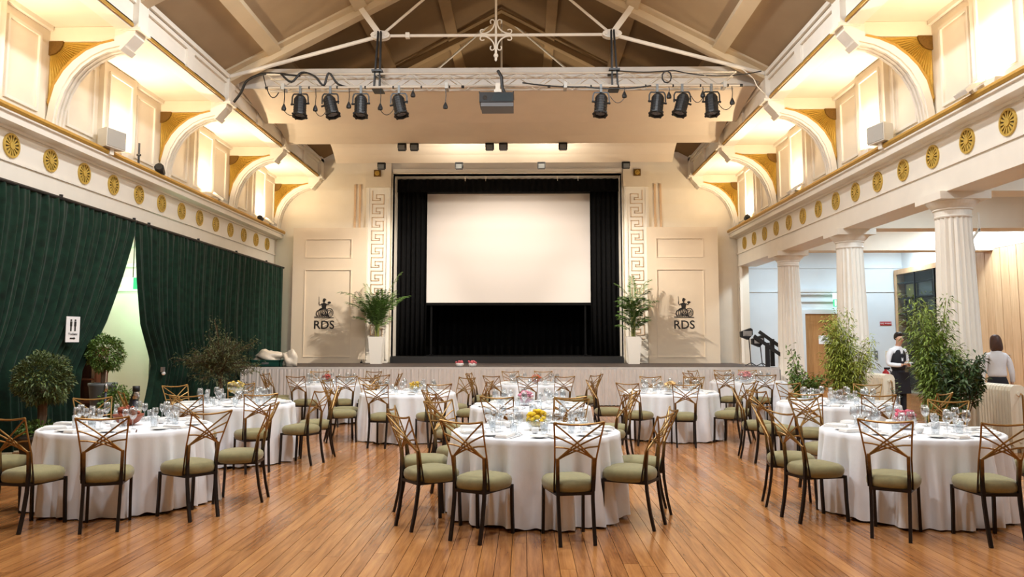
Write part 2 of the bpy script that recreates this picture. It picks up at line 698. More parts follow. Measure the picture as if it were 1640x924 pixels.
# pilasters with Greek key
for q, (xa, xb) in enumerate(((-5.14, -4.36), (3.20, 3.98))):
    p = struct(MB().box(xa, xb, YE - .10, YE, STZ, 7.6).build('trim_%d' % (6 + q), white))
    MB().box(xa - .03, xb + .03, YE - .16, YE - .10, 6.64, 7.45).build('pilaster_cap', cream, p)
    MB().box(xa + .05, xa + .10, YE - .125, YE - .10, STZ + .1, 6.6).box(xb - .10, xb - .05, YE - .125, YE - .10, STZ + .1, 6.6).build('edge_fillet', white, p)
    key = MB()
    xm = (xa + xb) / 2
    u = .062
    z = 1.75
    t = .022

    def seg(x0, z0, x1, z1):
        key.box(min(x0, x1) - t / 2, max(x0, x1) + t / 2, YE - .118, YE - .10, min(z0, z1) - t / 2, max(z0, z1) + t / 2)
    flip = 1 if q == 0 else -1
    while z < 6.3:
        pts = [(-3, 0), (3, 0), (3, 5), (-1, 5), (-1, 3), (1, 3), (1, 2), (-3, 2), (-3, 7)]
        pts = [(xm + flip * a * u, z + b * u) for a, b in pts]
        for k in range(len(pts) - 1):
            seg(*pts[k], *pts[k + 1])
        z += 7 * u
    key.build('greek_key', mat('key_line_tan', (206, 178, 146), .6) if 'key_line_tan' not in MATS else MATS['key_line_tan'], p)
    ro = MB().box(xm + flip * -.03 - .11, xm + flip * -.03 + .11, YE - .20, YE - .16, 6.98, 7.2)
    ro.build('rosette_block', darkgold, p)
    rr = MB()
    for k in range(8):
        a = k * pi / 4
        rr.sphere((xm - flip * .03 + .055 * cos(a), YE - .21, 7.09 + .055 * sin(a)), .03, 6, 4)
    rr.sphere((xm - flip * .03, YE - .215, 7.09), .03, 6, 4)
    rr.build('rosette', gold, p)
# twin vertical fillets beside the pilasters
for q, xs in enumerate(((-5.52, -5.36), (4.2, 4.38))):
    struct(MB().box(xs[0] - .03, xs[0] + .03, YE - .04, YE, 5.2, 6.75).box(xs[1] - .03, xs[1] + .03, YE - .04, YE, 5.2, 6.75)
           .build('trim_%d' % (8 + q), mat('fillet_tan', (214, 182, 146), .6) if 'fillet_tan' not in MATS else MATS['fillet_tan']))

# wall behind the camera, with its own light surface
struct(MB().box(-11.2, 12.8, Y0 - .3, Y0, 0, 11.6).build('wall_front', cream))
# left side aisle behind the green drapes
struct(MB().box(-11.3, -11.1, Y0, 26.4, 0, 5).build('wall_left_aisle', cream))
lp = struct(MB().box(-11.1, -8.3, 17.2, 17.4, 0, 4.9).build('wall_left_partition', cream))
MB().box(-11.1, -8.3, 17.15, 17.2, 2.76, 2.80).box(-11.1, -8.3, 17.16, 17.2, 2.9, 2.93).build('picture_rail', white, lp)
MB().box(-8.95, -8.72, 17.13, 17.2, 3.75, 3.84).build('plaster_ledge', white, lp)
MB().box(-9.0, -8.66, 17.15, 17.2, 3.3, 3.38).build('plaster_ledge', white, lp)
struct(MB().box(-11.2, XL - .3, Y0, 26.4, 4.9, 5.0).build('ceiling_left_aisle', cream))
# right side aisle
AX, AY = 12.6, 26.2
wr = struct(MB().box(6.4, AX + .2, AY, AY + .2, 0, 5).build('wall_right_end', bluewall))
MB().box(6.9, AX, AY - .04, AY, 4.10, 4.17).build('picture_rail', bluewall, wr)
MB().box(6.9, AX, AY - .03, AY, 3.30, 3.34).build('dado_line', bluewall, wr)
struct(MB().box(AX, AX + .2, Y0, AY, 0, 5).build('wall_right_aisle', bluewall))
ac = struct(MB().box(XR + .3, AX + .2, Y0, AY + .2, 4.85, 5.0).build('ceiling_right_aisle', mat('aisle_ceiling', (226, 226, 222), .7)))
for y in (8.83, 12.9, 17.05, 21.1):
    MB().box(XR + .6, AX, y - .27, y + .27, 4.07, 4.86).build('cross_beam', cream, ac)
# pier at the far end of the right colonnade and matching left
struct(MB().box(XR - .02, XR + .12, YE - .05, YE + .35, 0, 4.06).build('wall_right_pier', cream))
struct(MB().box(XL - .62, XL + .02, YE - .05, YE + .35, 0, 4.06).build('wall_left_pier', cream))
MB().box(XR + .02, XR + .10, YE - .16, YE - .05, STZ, 4.05).build('trim_10', white)['kind'] = 'structure'

# ---------------------------------------------------------------- ceiling: soffits, box beams, roof slopes, rafters
cl = MB()
RZ0, SL = 7.58, .53
for s in (-1, 1):
    xa, xb = CX0 + s * 6.35, CX0
    za, zb = RZ0 - SL * .32, RZ0 + SL * 6.03
    p = [(xa, za), (xb, zb), (xb, zb + .12), (xa, za + .12)]
    cl.prism(p, lambda u, z: (u, Y0, z), lambda u, z: (u, 16.97, z))
ceil_ = struct(cl.build('ceiling', tanroof))
for s in (-1, 1):               # roof over the stage end, its shade painted in as brown
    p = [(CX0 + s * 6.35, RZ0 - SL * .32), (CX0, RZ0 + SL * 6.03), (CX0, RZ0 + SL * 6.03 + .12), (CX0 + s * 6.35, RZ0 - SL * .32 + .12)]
    MB().prism(p, lambda u, z: (u, 16.98, z), lambda u, z: (u, YE, z)).build('shaded_roof', shaderoof, ceil_)


def roofz(x):
    return RZ0 + SL * (6.03 - abs(x - CX0))


for s in (-1, 1):
    for y in [.7, 4.77] + G[:-1]:
        mb = MB()
        p = [(CX0 + s * 6.03, RZ0 - .22), (CX0, roofz(CX0) - .22), (CX0, roofz(CX0) + .02), (CX0 + s * 6.03, RZ0 + .02)]
        mb.prism(p, lambda u, z: (u, y - .13, z), lambda u, z: (u, y + .13, z))
        # wider flange lying on the roof slope
        p = [(CX0 + s * 6.03, RZ0 - .05), (CX0, roofz(CX0) - .05), (CX0, roofz(CX0) + .02), (CX0 + s * 6.03, RZ0 + .02)]
        mb.prism(p, lambda u, z: (u, y - .34, z), lambda u, z: (u, y + .34, z))
        mb.build('rafter', ribm if y < 18 else shaderib, ceil_)
    for d in (1.09, 3.0, 4.7):
        xx = CX0 + s * (6.03 - d)
        zz = roofz(xx)
        mb = MB()
        p = [(xx - .13, roofz(xx - .13) - .10), (xx + .13, roofz(xx + .13) - .10), (xx + .13, roofz(xx + .13) + .02), (xx - .13, roofz(xx - .13) + .02)]
        for m_, ya, yb in ((ribm, Y0, 16.84), (shaderib, 17.1, YE)):
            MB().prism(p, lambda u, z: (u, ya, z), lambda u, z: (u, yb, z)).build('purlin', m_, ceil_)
    # soffit between wall and box beam, one panel a bay
    xw = XL if s < 0 else XR
    xb = BL if s < 0 else BR
    for a, b in zip([Y0, 4.77] + G[:-1], [4.77] + G):
        MB().box(min(xw, xb), max(xw, xb), a, b - .005, 6.98, 7.06).build('soffit_panel', cream, ceil_)
        MB().box(min(xw, xw - s * .07), max(xw, xw - s * .07), a + .16, b - .17, 6.90, 6.98).build('soffit_moulding', white, ceil_)
    MB().box(min(xw, xb + s * .28) - .02, max(xw, xb + s * .28) + .02, Y0, YE, 7.06, 7.14).build('soffit_back', cream, ceil_)
    # box beam
    n = 3 if s < 0 else 4
    bm_ = struct(MB().box(min(xb, xb + s * .28), max(xb, xb + s * .28), Y0, YE, 6.93, 7.56).build('trim_%d' % n, white))
    i_ = -s
    MB().box(min(xb, xb + i_ * .05), max(xb, xb + i_ * .05), Y0, YE, 7.38, 7.46).build('beam_fillet', white, bm_)
    MB().box(min(xb, xb + i_ * .10), max(xb, xb + i_ * .10), Y0, YE, 7.48, 7.57).build('beam_cornice', white, bm_)
    for a, b in zip(G[:-1], G[1:]):
        MB().box(min(xb, xb + i_ * .035), max(xb, xb + i_ * .035), a + .2, b - .2, 6.955, 7.01).build('gold_strip', goldtrim, bm_)
        ym = (a + b) / 2
        MB().box(min(xb, xb + i_ * .05), max(xb, xb + i_ * .05), ym - .16, ym + .16, 7.01, 7.38).build('beam_block', white, bm_)

# arched brackets with gilded fan spandrels
OUT = [(.13, 5.20), (.135, 5.38), (.165, 5.60), (.25, 5.89), (.385, 6.14), (.54, 6.32), (.74, 6.47), (.97, 6.58), (1.22, 6.64)]
INN = [(.0, 5.20), (.02, 5.38), (.05, 5.62), (.13, 5.95), (.27, 6.20), (.43, 6.38), (.64, 6.55), (.88, 6.66), (1.12, 6.72)]
ordn = ['front', 'second', 'third', 'end']
for s, sd, xw in ((1, 'left', XL), (-1, 'right', XR)):
    for gi, y in enumerate(G[1:]):
        if gi == 3:
            y = YE - .17
        t = thing('arch_bracket', 'white arched bracket with gilded fan, %s one of four on the %s wall' % (('nearest', 'second', 'third', 'farthest')[gi], sd), 'bracket', (xw, y, 5.2))
        P = lambda u, z, d: (s * u, d, z - 5.2)
        mb = MB()
        mb.strip(INN, OUT, lambda u, z: P(u, z, -.17), lambda u, z: P(u, z, .17))
        mb.prism([(1.12, 6.72), (1.22, 6.64), (1.28, 6.62), (1.46, 6.82), (1.48, 6.93), (1.12, 6.93)], lambda u, z: P(u, z, -.17), lambda u, z: P(u, z, .17))
        mb.build('arch', white, t)
        # stepped ribs on the underside of the arch
        rb = MB()
        off = [(u + .035 * .8, z - .03) for u, z in OUT]
        for d in (-.10, 0, .10):
            rb.strip(OUT, off, lambda u, z: P(u, z, d - .025), lambda u, z: P(u, z, d + .025))
        rb.prism([(1.19, 6.57), (1.24, 6.55), (1.31, 6.62), (1.26, 6.64)], lambda u, z: P(u, z, -.20), lambda u, z: P(u, z, .20))
        rb.build('arch_rib', white, t)
        MB().box(min(0, s * 1.2), max(0, s * 1.2), -.15, .15, 6.72 - 5.2, 6.975 - 5.2).build('lintel', cream, t)
        po = MB().box(min(s * 1.22, s * 1.52), max(s * 1.22, s * 1.52), -.17, .17, 6.93 - 5.2, 7.62 - 5.2)
        po.box(min(s * 1.20, s * 1.56), max(s * 1.20, s * 1.56), -.19, .19, 6.90 - 5.2, 6.96 - 5.2)
        po.build('post', white, t)
        # fan: flutes radiating from the top inner corner
        fan = MB()
        cx, cz = .0, 6.72
        nr = 18

        def rad(a):
            # distance from the corner along angle a (0 = along the lintel, 90 = down the wall) to the arch
            best = 1.12
            dx, dz = cos(a), -sin(a)
            for k in range(len(INN) - 1):
                x1, z1 = INN[k][0] - cx, INN[k][1] - cz
                x2, z2 = INN[k + 1][0] - cx, INN[k + 1][1] - cz
                den = dx * (z2 - z1) - dz * (x2 - x1)
                if abs(den) < 1e-9:
                    continue
                tt = (x1 * (z2 - z1) - z1 * (x2 - x1)) / den
                uu = (x1 * dz - z1 * dx) / den
                if tt > 0 and -.001 <= uu <= 1.001:
                    best = tt
                    return best
            return 1.1 if a < .7 else 1.1
        for k in range(nr):
            a0, a1 = pi / 2 * k / nr, pi / 2 * (k + 1) / nr
            am = (a0 + a1) / 2
            r0_, r1_, rm = min(rad(max(a0, .02)), 1.12), min(rad(min(a1, pi / 2 - .03)), 1.15), min(rad(am), 1.14)
            i = len(fan.v)
            for sg in (-1, 1):
                q = lambda r, a, d: P(cx + r * cos(a), cz - r * sin(a), d)
                j = len(fan.v)
                fan.v += [q(.02, a0, sg * .125), q(r0_, a0, sg * .115), q(rm, am, sg * .172), q(r1_, a1, sg * .115), q(.02, a1, sg * .125)]
                fan.f += [(j, j + 1, j + 2), (j, j + 2, j + 4), (j + 4, j + 2, j + 3)]
        fan.build('gilded_fan', gold, t)
        rs = MB()
        ar = [(cx, cz)] + [(cx + .24 * cos(pi / 2 * k / 6), cz - .24 * sin(pi / 2 * k / 6)) for k in range(7)]
        rs.prism(ar, lambda u, z: P(u, z, -.172), lambda u, z: P(u, z, .172))
        rs.build('fan_boss', darkgold, t)
        bd = MB()
        o2 = [(max(u - .03, .0), z + .03) for u, z in INN[2:]]
        bd.strip(INN[2:], o2, lambda u, z: P(u, z, -.178), lambda u, z: P(u, z, .178))
        bd.build('gilded_edge', goldtrim, t)
        # spur down to the cornice
        MB().box(min(0, s * .20), max(0, s * .20), -.17, .17, -.03, .02).build('foot_block', white, t)

# ---------------------------------------------------------------- roof trusses (tie rods and struts)
def roof_truss(y, label, ornament):
    t = thing('roof_truss', label, 'roof truss', (CX0, y, 7.5))
    Z = lambda z: z - 7.5
    jx, jz = 2.58, 8.45
    for s in (-1, 1):
        MB().tube([(s * 5.98, 0, Z(7.52)), (s * jx, 0, Z(jz))], .045, 8).build('tie_rod', white, t)
        MB().bar((s * jx, 0, Z(jz)), (s * 3.06, 0, Z(9.12)), .12, .09, up=(0, 1, 0)).build('strut', white, t)
        MB().tube([(s * jx, 0, Z(jz)), (0, 0, Z(10.72))], .03, 8).build('upper_rod', white, t)
        pl = MB()
        for d in (-.06, .06):
            pts = []
            for k in range(12):
                a = 2 * pi * k / 12
                pts.append((s * jx + .22 * cos(a), Z(jz) + .10 * sin(a)))
            pl.prism(pts, lambda u, z: (u, d - .015, z), lambda u, z: (u, d + .015, z))
        pl.build('joint_plate', white, t)
        bo = MB()
        for dx in (-.13, .13):
            bo.tube([(s * jx + dx, -.10, Z(jz)), (s * jx + dx, .10, Z(jz))], .035, 8)
        bo.build('bolt', white, t)
    MB().tube([(-jx, 0, Z(jz)), (jx, 0, Z(jz))], .035, 8).build('cross_tie', white, t)
    MB().tube([(0, 0, Z(7.98)), (0, 0, Z(10.8))], .026, 8).build('king_rod', white, t)
    if ornament:
        orn = MB()

        def spiral(cx, cz, r, a0, turns, d, sgn):
            pts = []
            for k in range(15):
                f = k / 14
                a = a0 + sgn * f * turns * 2 * pi
                rr = r * (1 - .75 * f)
                pts.append((cx + rr * cos(a), -.02, cz + rr * sin(a)))
            return pts
        for sx in (-1, 1):
            for sz in (-1, 1):
                # quarter arc between the arms with a curl on each end
                arc = []
                for k in range(9):
                    a = pi / 2 * k / 8
                    arc.append((sx * (.30 - .27 * sin(a)), -.02, Z(jz) + sz * (.30 - .27 * cos(a))))
                orn.tube(arc, .016, 6)
                orn.tube([(sx * (.30 + .052 * sin(b)), -.02, Z(jz) + sz * (.03 + .052 - .052 * cos(b) * (1 - b * .05))) for b in [q * .45 for q in range(10)]], .014, 6)
                orn.tube([(sx * (.03 + .052 - .052 * cos(b) * (1 - b * .05)), -.02, Z(jz) + sz * (.30 + .052 * sin(b))) for b in [q * .45 for q in range(10)]], .014, 6)
        orn.build('scroll_ornament', white, t)
        MB().sphere((0, 0, Z(7.98)), .055, 10, 8).sphere((0, 0, Z(7.90)), .03, 8, 6, (1, 1, 1.8)).build('finial', white, t)
        MB().box(-2.02, -1.93, -.05, .05, Z(jz) - .06, Z(jz) + .06).build('cable_clamp', white, t)
    return t


roof_truss(16.85, 'white iron tie-rod truss with scroll ornament above the lighting rig', True)
roof_truss(20.95, 'far iron tie-rod truss in the dim roof behind the lighting rig', False)

# ---------------------------------------------------------------- white canopies over the stage
def canopy(label, x0, x1, pts, th=.06):
    """pts: underside profile (y,z) from the front fascia back"""
    t = thing('stage_canopy', label, 'canopy', ((x0 + x1) / 2, pts[0][0], pts[0][1]))
    mb = MB()
    oy, oz = pts[0]
    hw = (x1 - x0) / 2
    up = [(y, z + th) for y, z in pts]
    for k in range(len(pts) - 1):
        mb.prism([pts[k], pts[k + 1], up[k + 1], up[k]], lambda u, z: (-hw, u - oy, z - oz), lambda u, z: (hw, u - oy, z - oz))
    mb.build('canopy_panel', canopyw, t)
    return t, oy, oz, hw


t, oy, oz, hw = canopy('front white stage canopy, widest, with a tall fascia behind the lighting truss', -6.58, 5.30,
                       [(17.45, 7.46), (17.8, 7.42), (18.3, 7.35), (18.8, 7.26), (19.25, 7.15)])
MB().box(-hw, hw, -.06, 0, -.02, .44).build('fascia', mat('fascia_grey_white', (204, 198, 190), .7, var=.04, scale=3), t)
t, oy, oz, hw = canopy('middle white stage canopy between the front and rear ones', -6.58, 5.30,
                       [(19.5, 7.50), (19.9, 7.44), (20.4, 7.33), (20.8, 7.22), (21.1, 7.09)])
t, oy, oz, hw = canopy('rear white stage canopy, narrowest, nearest the stage opening', -5.62, 4.36,
                       [(21.35, 7.52), (21.8, 7.42), (22.2, 7.28), (22.5, 7.12), (22.75, 6.94)])
# lamps that shine on the rear canopy from behind the middle one
for i, x in enumerate((-1.75, .65)):
    t = thing('canopy_strip_light', 'linear strip lamp lighting the rear canopy, %s of two' % ('left', 'right')[i], 'lamp', (x, 21.16, 7.14))
    MB().box(-.75, .75, -.03, .03, -.03, .0).build('housing', blackpaint, t)
    MB().box(-.72, .72, -.02, .02, .0, .012).build('tube', bulb, t)
    lamp('canopy_lamp_light', 'AREA', (x, 21.18, 7.17), 60, (1, .90, .74), (R(180 - 55), 0, 0), 1.5, .05)

# small black floodlights on the canopy edges
def flood(x, y, z, label):
    t = thing('floodlight', label, 'floodlight', (x, y, z), 0, 'floodlights on the canopy edges')
    hs = MB().box(-.10, .10, -.07, .07, -.20, -.05).build('housing', blackpaint, t)
    MB().box(-.085, .085, -.08, -.07, -.19, -.06).build('lens', potg, hs)
    MB().bar((-.11, 0, -.12), (-.11, 0, .0), .02).bar((.11, 0, -.12), (.11, 0, 0), .02).bar((-.11, 0, 0), (.11, 0, 0), .02).build('yoke', blackpaint, t)
    MB().box(-.12, .12, .06, .08, -.17, .02).build('barn_door', blackpaint, t)


for i, x in enumerate((-3.39, -3.05, -.97, -.59, 1.05)):
    flood(x, 21.06, 7.09, 'black floodlight on the middle canopy edge, %s from the left' % ('first', 'second', 'third', 'fourth', 'fifth')[i])
for i, x in enumerate((-4.26, -1.95, .49, 2.99)):
    flood(x, 22.72, 6.94, 'black floodlight on the rear canopy edge, %s from the left' % ('first', 'second', 'third', 'fourth')[i])
# the stage wash that throws the palms' shadows outwards
# the floodlight pair at the middle of the canopy edge is lit and washes the stage front
src = Vector((CX0 - .13, 21.0, 6.84))
lamp('canopy_flood_light', 'SPOT', src, 1350, (1, .90, .78), (Vector((CX0, 23.5, 2.0)) - src).to_track_quat('-Z', 'Y').to_euler(), .03, spot=R(128), blend=.4)
for sx in (-1, 1):
    lamp('canopy_flood_light', 'SPOT', src, 1700, (1, .90, .78), (Vector((CX0 + sx * 4.8, 24.4, 1.5)) - src).to_track_quat('-Z', 'Y').to_euler(), .03, spot=R(72), blend=.8)

# ---------------------------------------------------------------- lighting truss, bars, spotlights, projector
TY, TZ = 16.5, 7.17
t = thing('lighting_truss', 'aluminium box lighting truss hung by black slings under the roof ties', 'lighting truss', (CX0, TY, TZ))
x0, x1 = -5.0, 5.22
for dz in (0, .28):
    for dy in (0, .29):
        MB().tube([(x0, dy, dz), (x1, dy, dz)], .027, 8).build('chord', alum, t)
dg_ = MB()
n = 26
for dy in (0, .29):
    for k in range(n):
        a, b = x0 + (x1 - x0) * k / n, x0 + (x1 - x0) * (k + 1) / n
        dg_.tube([(a, dy, 0 if k % 2 else .28), (b, dy, .28 if k % 2 else 0)], .010, 5)
for dz in (0, .28):
    for k in range(n):
        a, b = x0 + (x1 - x0) * k / n, x0 + (x1 - x0) * (k + 1) / n
        dg_.tube([(a, .29 * (k % 2), dz), (b, .29 * (1 - k % 2), dz)], .009, 5)
tag(dg_.build('lattice_bracing', alum, t), kind='stuff')
for q, xa in enumerate((-2.58, 2.58)):
    s = thing('truss_sling', 'black webbing sling carrying the lighting truss, %s one' % ('left', 'right')[q], 'sling', (CX0 + xa, TY + .12, TZ - .04))
    for dx, tx_ in ((-.05, -.03), (.07, .03)):
        MB().bar((dx, -.17, 0), (tx_, .1, 1.36), .035, .08, up=(0, 1, 0)).build('strap', blackpaint, s)
    MB().box(-.11, .12, -.20, .22, .36, .40).build('strap_loop', blackpaint, s)
    MB().box(-.11, .12, -.20, .22, -.02, .0).build('strap_loop', blackpaint, s)
    MB().tube([(0, .24, 1.36), (.02, .24, .9), (.01, .25, .4)], .012, 6).build('chain', steel, s)
for q, (a, b) in enumerate(((-5.56, -1.33), (.52, 4.62))):
    t = thing('lamp_bar', 'white steel lamp bar under the lighting truss, %s one' % ('left', 'right')[q], 'lamp bar', ((a + b) / 2, 16.3, 7.085))
    h = (b - a) / 2
    MB().tube([(-h, 0, 0), (h, 0, 0)], .026, 8).build('tube', alum, t)
    for sx in (-h, h):
        MB().tube([(sx - .03, 0, 0), (sx + .03, 0, 0)], .032, 8).build('end_cap', blackpaint, t)
    for sx in (-h + .35, h - .35):
        MB().box(sx - .035, sx + .035, -.04, .22, -.04, .09).build('half_coupler', speakerg, t)
    for k in range(7):
        sx = -h + .3 + k * (2 * h - .6) / 6
        MB().tube([(sx, 0, 0), (sx + .03, 0, 0)], .03, 8).build('tape_band', blackpaint, t)


def par_can(x, tilt, label):
    t = thing('spotlight', label, 'spotlight', (x, 16.3, 7.085), 0, 'spotlights on the lamp bars')
    # yoke
    yk = MB()
    pts = [(-.175, 0, -.36), (-.17, 0, -.20), (-.14, 0, -.14), (.14, 0, -.14), (.17, 0, -.20), (.175, 0, -.36)]
    for a, b in zip(pts[:-1], pts[1:]):
        yk.bar(a, b, .03, .012, up=(0, 1, 0))
    yk.build('yoke', blackpaint, t)
    MB().box(-.025, .025, -.032, .032, -.14, .032).build('hook_clamp', potg, t)
    M = Matrix.Translation((0, 0, -.36)) @ Matrix.Rotation(R(tilt), 4, 'Y') @ Matrix.Rotation(R(-12), 4, 'X')
    prof = [(.0, .20), (.06, .20), (.095, .17), (.125, .12), (.125, .10), (.135, .10), (.135, .07), (.13, .07), (.13, -.24), (.14, -.24), (.14, -.27), (.13, -.27), (.12, -.285)]
    b = MB().lathe(prof, 16, M, close=False).build('can_body', blackpaint, t, smooth=False)
    fr = MB().lathe([(.13, -.27), (.165, -.275), (.165, -.30), (.12, -.30), (.12, -.28)], 8, M, close=False)
    for a in (45, 135, 225, 315):
        fr.sphere(M @ Vector((.165 * cos(R(a)), .165 * sin(R(a)), -.285)), .025, 6, 4)
    fr.sphere(M @ Vector((0, -.16, -.31)), .025, 6, 4)
    fr.build('gel_frame', blackpaint, b)
    MB().lathe([(.118, -.27), (.118, -.272)], 14, M).build('lens', steel, b)
    for sx in (-1, 1):
        MB().tube([M @ Vector((sx * .13, 0, 0)), M @ Vector((sx * .20, 0, 0))], .022, 8).build('knob', blackpaint, t)
    rg = MB()
    for z in (.04, -.02, -.08, -.14, -.2):
        rg.lathe([(.13, z), (.136, z), (.136, z - .018), (.13, z - .018)], 16, M, close=False)
    rg.build('cooling_ring', blackpaint, b)


for i, (x, tl) in enumerate(((-4.83, -3), (-4.18, -17), (-3.52, -2), (-2.70, -14))):
    par_can(x, tl, 'black can spotlight on the left lamp bar, %s from the left' % ('first', 'second', 'third', 'fourth')[i])
for i, (x, tl) in enumerate(((1.63, 6), (2.83, 9), (3.36, 17), (3.98, 1))):
    par_can(x, tl, 'black can spotlight on the right lamp bar, %s from the left' % ('first', 'second', 'third', 'fourth')[i])

t = thing('projector', 'dark box projector hung from the middle of the lighting truss', 'projector', (-.60, 16.35, 6.62))
pc_ = MB().box(-.36, .36, -.28, .28, .06, .27).build('case', blackpaint, t)
MB().box(-.33, .36, -.26, .27, -.03, .06).build('base', mat('projector_grey', (92, 92, 94), .5), t)
MB().prism([(-.12, .075), (-.05, .24), (.34, .24), (.34, .075)], lambda u, z: (u, -.285, z), lambda u, z: (u, -.28, z)).build('front_panel', mat('projector_panel', (34, 44, 48), .3), pc_)
MB().lathe([(.045, 0), (.05, .02)], 12, Matrix.Translation((-.24, -.28, .15)) @ Matrix.Rotation(pi / 2, 4, 'X')).build('lens', glass, pc_)
MB().tube([(-.36, -.28, .28), (-.36, .28, .28)], .012, 6).tube([(.36, -.28, .28), (.36, .28, .28)], .012, 6).build('rail', blackpaint, t)
MB().box(-.03, .07, -.05, .20, .27, .55).box(-.06, .10, -.08, .08, .34, .40).build('bracket', alum, t)
MB().tube([(.02, .05, .85), (.10, 0, .7), (.12, 0, .45), (.2, 0, .27)], .035, 6).build('cable', blackpaint, t)


def droop(p, q, sag, n=9):
    p, q = Vector(p), Vector(q)
    return [p.lerp(q, k / (n - 1)) - Vector((0, 0, sag * 4 * (k / (n - 1)) * (1 - k / (n - 1)))) for k in range(n)]


def cable(label, pts, r=.012, m=None):
    q = [Vector(p) for p in pts]
    if len(q) < 9:              # round the bends
        ex = [q[0]] + q + [q[-1]]
        q = []
        for k in range(1, len(ex) - 2):
            a, b, c_, d_ = ex[k - 1:k + 3]
            for s in range(5):
                f = s / 5
                q.append(.5 * (2 * b + (c_ - a) * f + (2 * a - 5 * b + 4 * c_ - d_) * f * f + (3 * b - a - 3 * c_ + d_) * f ** 3))
        q.append(ex[-1])
    o = MB().tube([p - Vector(pts[0]) for p in q], r, 5).build('cable', m or blackpaint, None, True, loc=tuple(pts[0]))
    return tag(o, label, 'cable')


cable('black cable bundle sagging from the left wall bracket to the lighting truss', [(-6.42, 16.7, 6.9), (-6.25, 16.65, 7.1), (-6.1, 16.6, 7.35), (-5.75, 16.55, 7.48), (-5.35, 16.5, 7.46), (-4.9, 16.5, 7.42)], .03)
cable('thinner black cable looping from the left tie rod to a plug box', droop((-5.75, 16.6, 7.48), (-5.3, 16.3, 6.98), .28), .012)
cable('black cable draped on the right half of the lighting truss', droop((2.0, 16.45, 7.48), (3.2, 16.45, 7.48), .04) + droop((3.2, 16.45, 7.48), (5.15, 16.6, 7.50), .12), .012)
cable('cable swag under the right lamp bar left of the spotlights', droop((-.05, 16.28, 7.16), (1.3, 16.28, 7.06), .03) + droop((1.3, 16.28, 7.06), (2.7, 16.28, 7.08), .05), .016)
cable('black cable tangle on the left end of the lighting truss', [(-5.3, 16.42, 7.44), (-5.05, 16.38, 7.24), (-4.85, 16.42, 7.46), (-4.55, 16.38, 7.36), (-4.35, 16.38, 7.16), (-4.25, 16.4, 7.44), (-4.05, 16.4, 7.20), (-3.75, 16.32, 7.08)], .026)
cable('coiled black cable on the right part of the lighting truss', [(3.05 + .1 * cos(a) , 16.36, 7.3 + .13 * sin(a)) for a in [k * .7 for k in range(20)]], .016)
cable('white cable hanging from the right tie rod down the wall bracket', [(4.75, 16.85, 7.68), (5.0, 16.74, 7.4), (5.1, 16.74, 7.2), (5.31, 16.83, 7.05)], .012, white)
for i, (x, drop, sw) in enumerate(((-5.18, .34, .35), (-4.50, .36, .25), (-3.78, .30, 0), (-3.10, .34, .3), (-2.40, .06, 0), (-1.70, .32, 0), (2.13, .10, -.3), (3.08, .12, 0), (3.80, .10, -.25), (4.42, .26, -.3))):
    t = thing('hanging_plug', 'black plug dangling from the %s lamp bar, number %s from the left' % (('left', 'right')[x > 0], ('one', 'two', 'three', 'four', 'five', 'six')[i % 6 if x < 0 else i - 6]), 'plug', (x, 16.3, 7.06))
    MB().tube([(0, 0, 0), (.01, 0, -drop * .5), (0, 0, -drop)], .009, 5).build('lead', blackpaint, t)
    MB().lathe([(.012, -drop + .01), (.04, -drop - .05), (.055, -drop - .09), (.05, -drop - .13), (.02, -drop - .14)], 8).build('plug_body', blackpaint, t)
    if sw:
        MB().tube(droop((0, 0, -drop - .13), (sw, 0, -drop - .1), .13), .008, 5).build('tail_lead', blackpaint, t)

# ---------------------------------------------------------------- cornice uplights, speakers
for s, sd, xw in ((1, 'left', XL), (-1, 'right', XR)):
    for k, y in enumerate(MID):
        if k > 0:
            t = thing('wall_uplight', 'small white uplight on the %s cornice, %s bay from the camera' % (sd, ('', 'first', 'second', 'third', 'fourth')[k]), 'lamp', (xw + s * .16, y, 5.165))
            MB().prism([(-.10, .06), (.10, .06), (.14, .16), (-.14, .16)], lambda u, z: (-.07, u, z), lambda u, z: (.07, u, z)).build('bowl', white, t)
            MB().box(-.02, .02, -.03, .03, .0, .06).build('stem', white, t)
            MB().box(-.05, .05, -.11, .11, .16, .165).build('lamp_tube', bulb, t)
        lamp('wall_uplight_glow', 'AREA', (xw + s * .25, y, 5.36), UP_POWER, WARM, (R(180), R(s * 14), 0), .22)


def speaker(loc, rz, sc, label, colr, dark):
    t = thing('loudspeaker', label, 'loudspeaker', loc, rz)
    w_, h_, d_ = .30 * sc, .42 * sc, .34 * sc
    mb = MB()
    p = [(-w_, 0), (w_, 0), (w_ * .55, d_), (-w_ * .55, d_)]
    mb.prism(p, lambda u, v: (u, v, 0.02), lambda u, v: (u, v, h_ + .02))
    cb = mb.build('cabinet', colr, t)
    MB().box(-w_ * .92, w_ * .92, -.012, 0, .04, h_).build('grille', dark, cb)
    MB().box(-.05, .05, d_ * .3, d_ * .8, -.09, .02).build('mount', white, t)


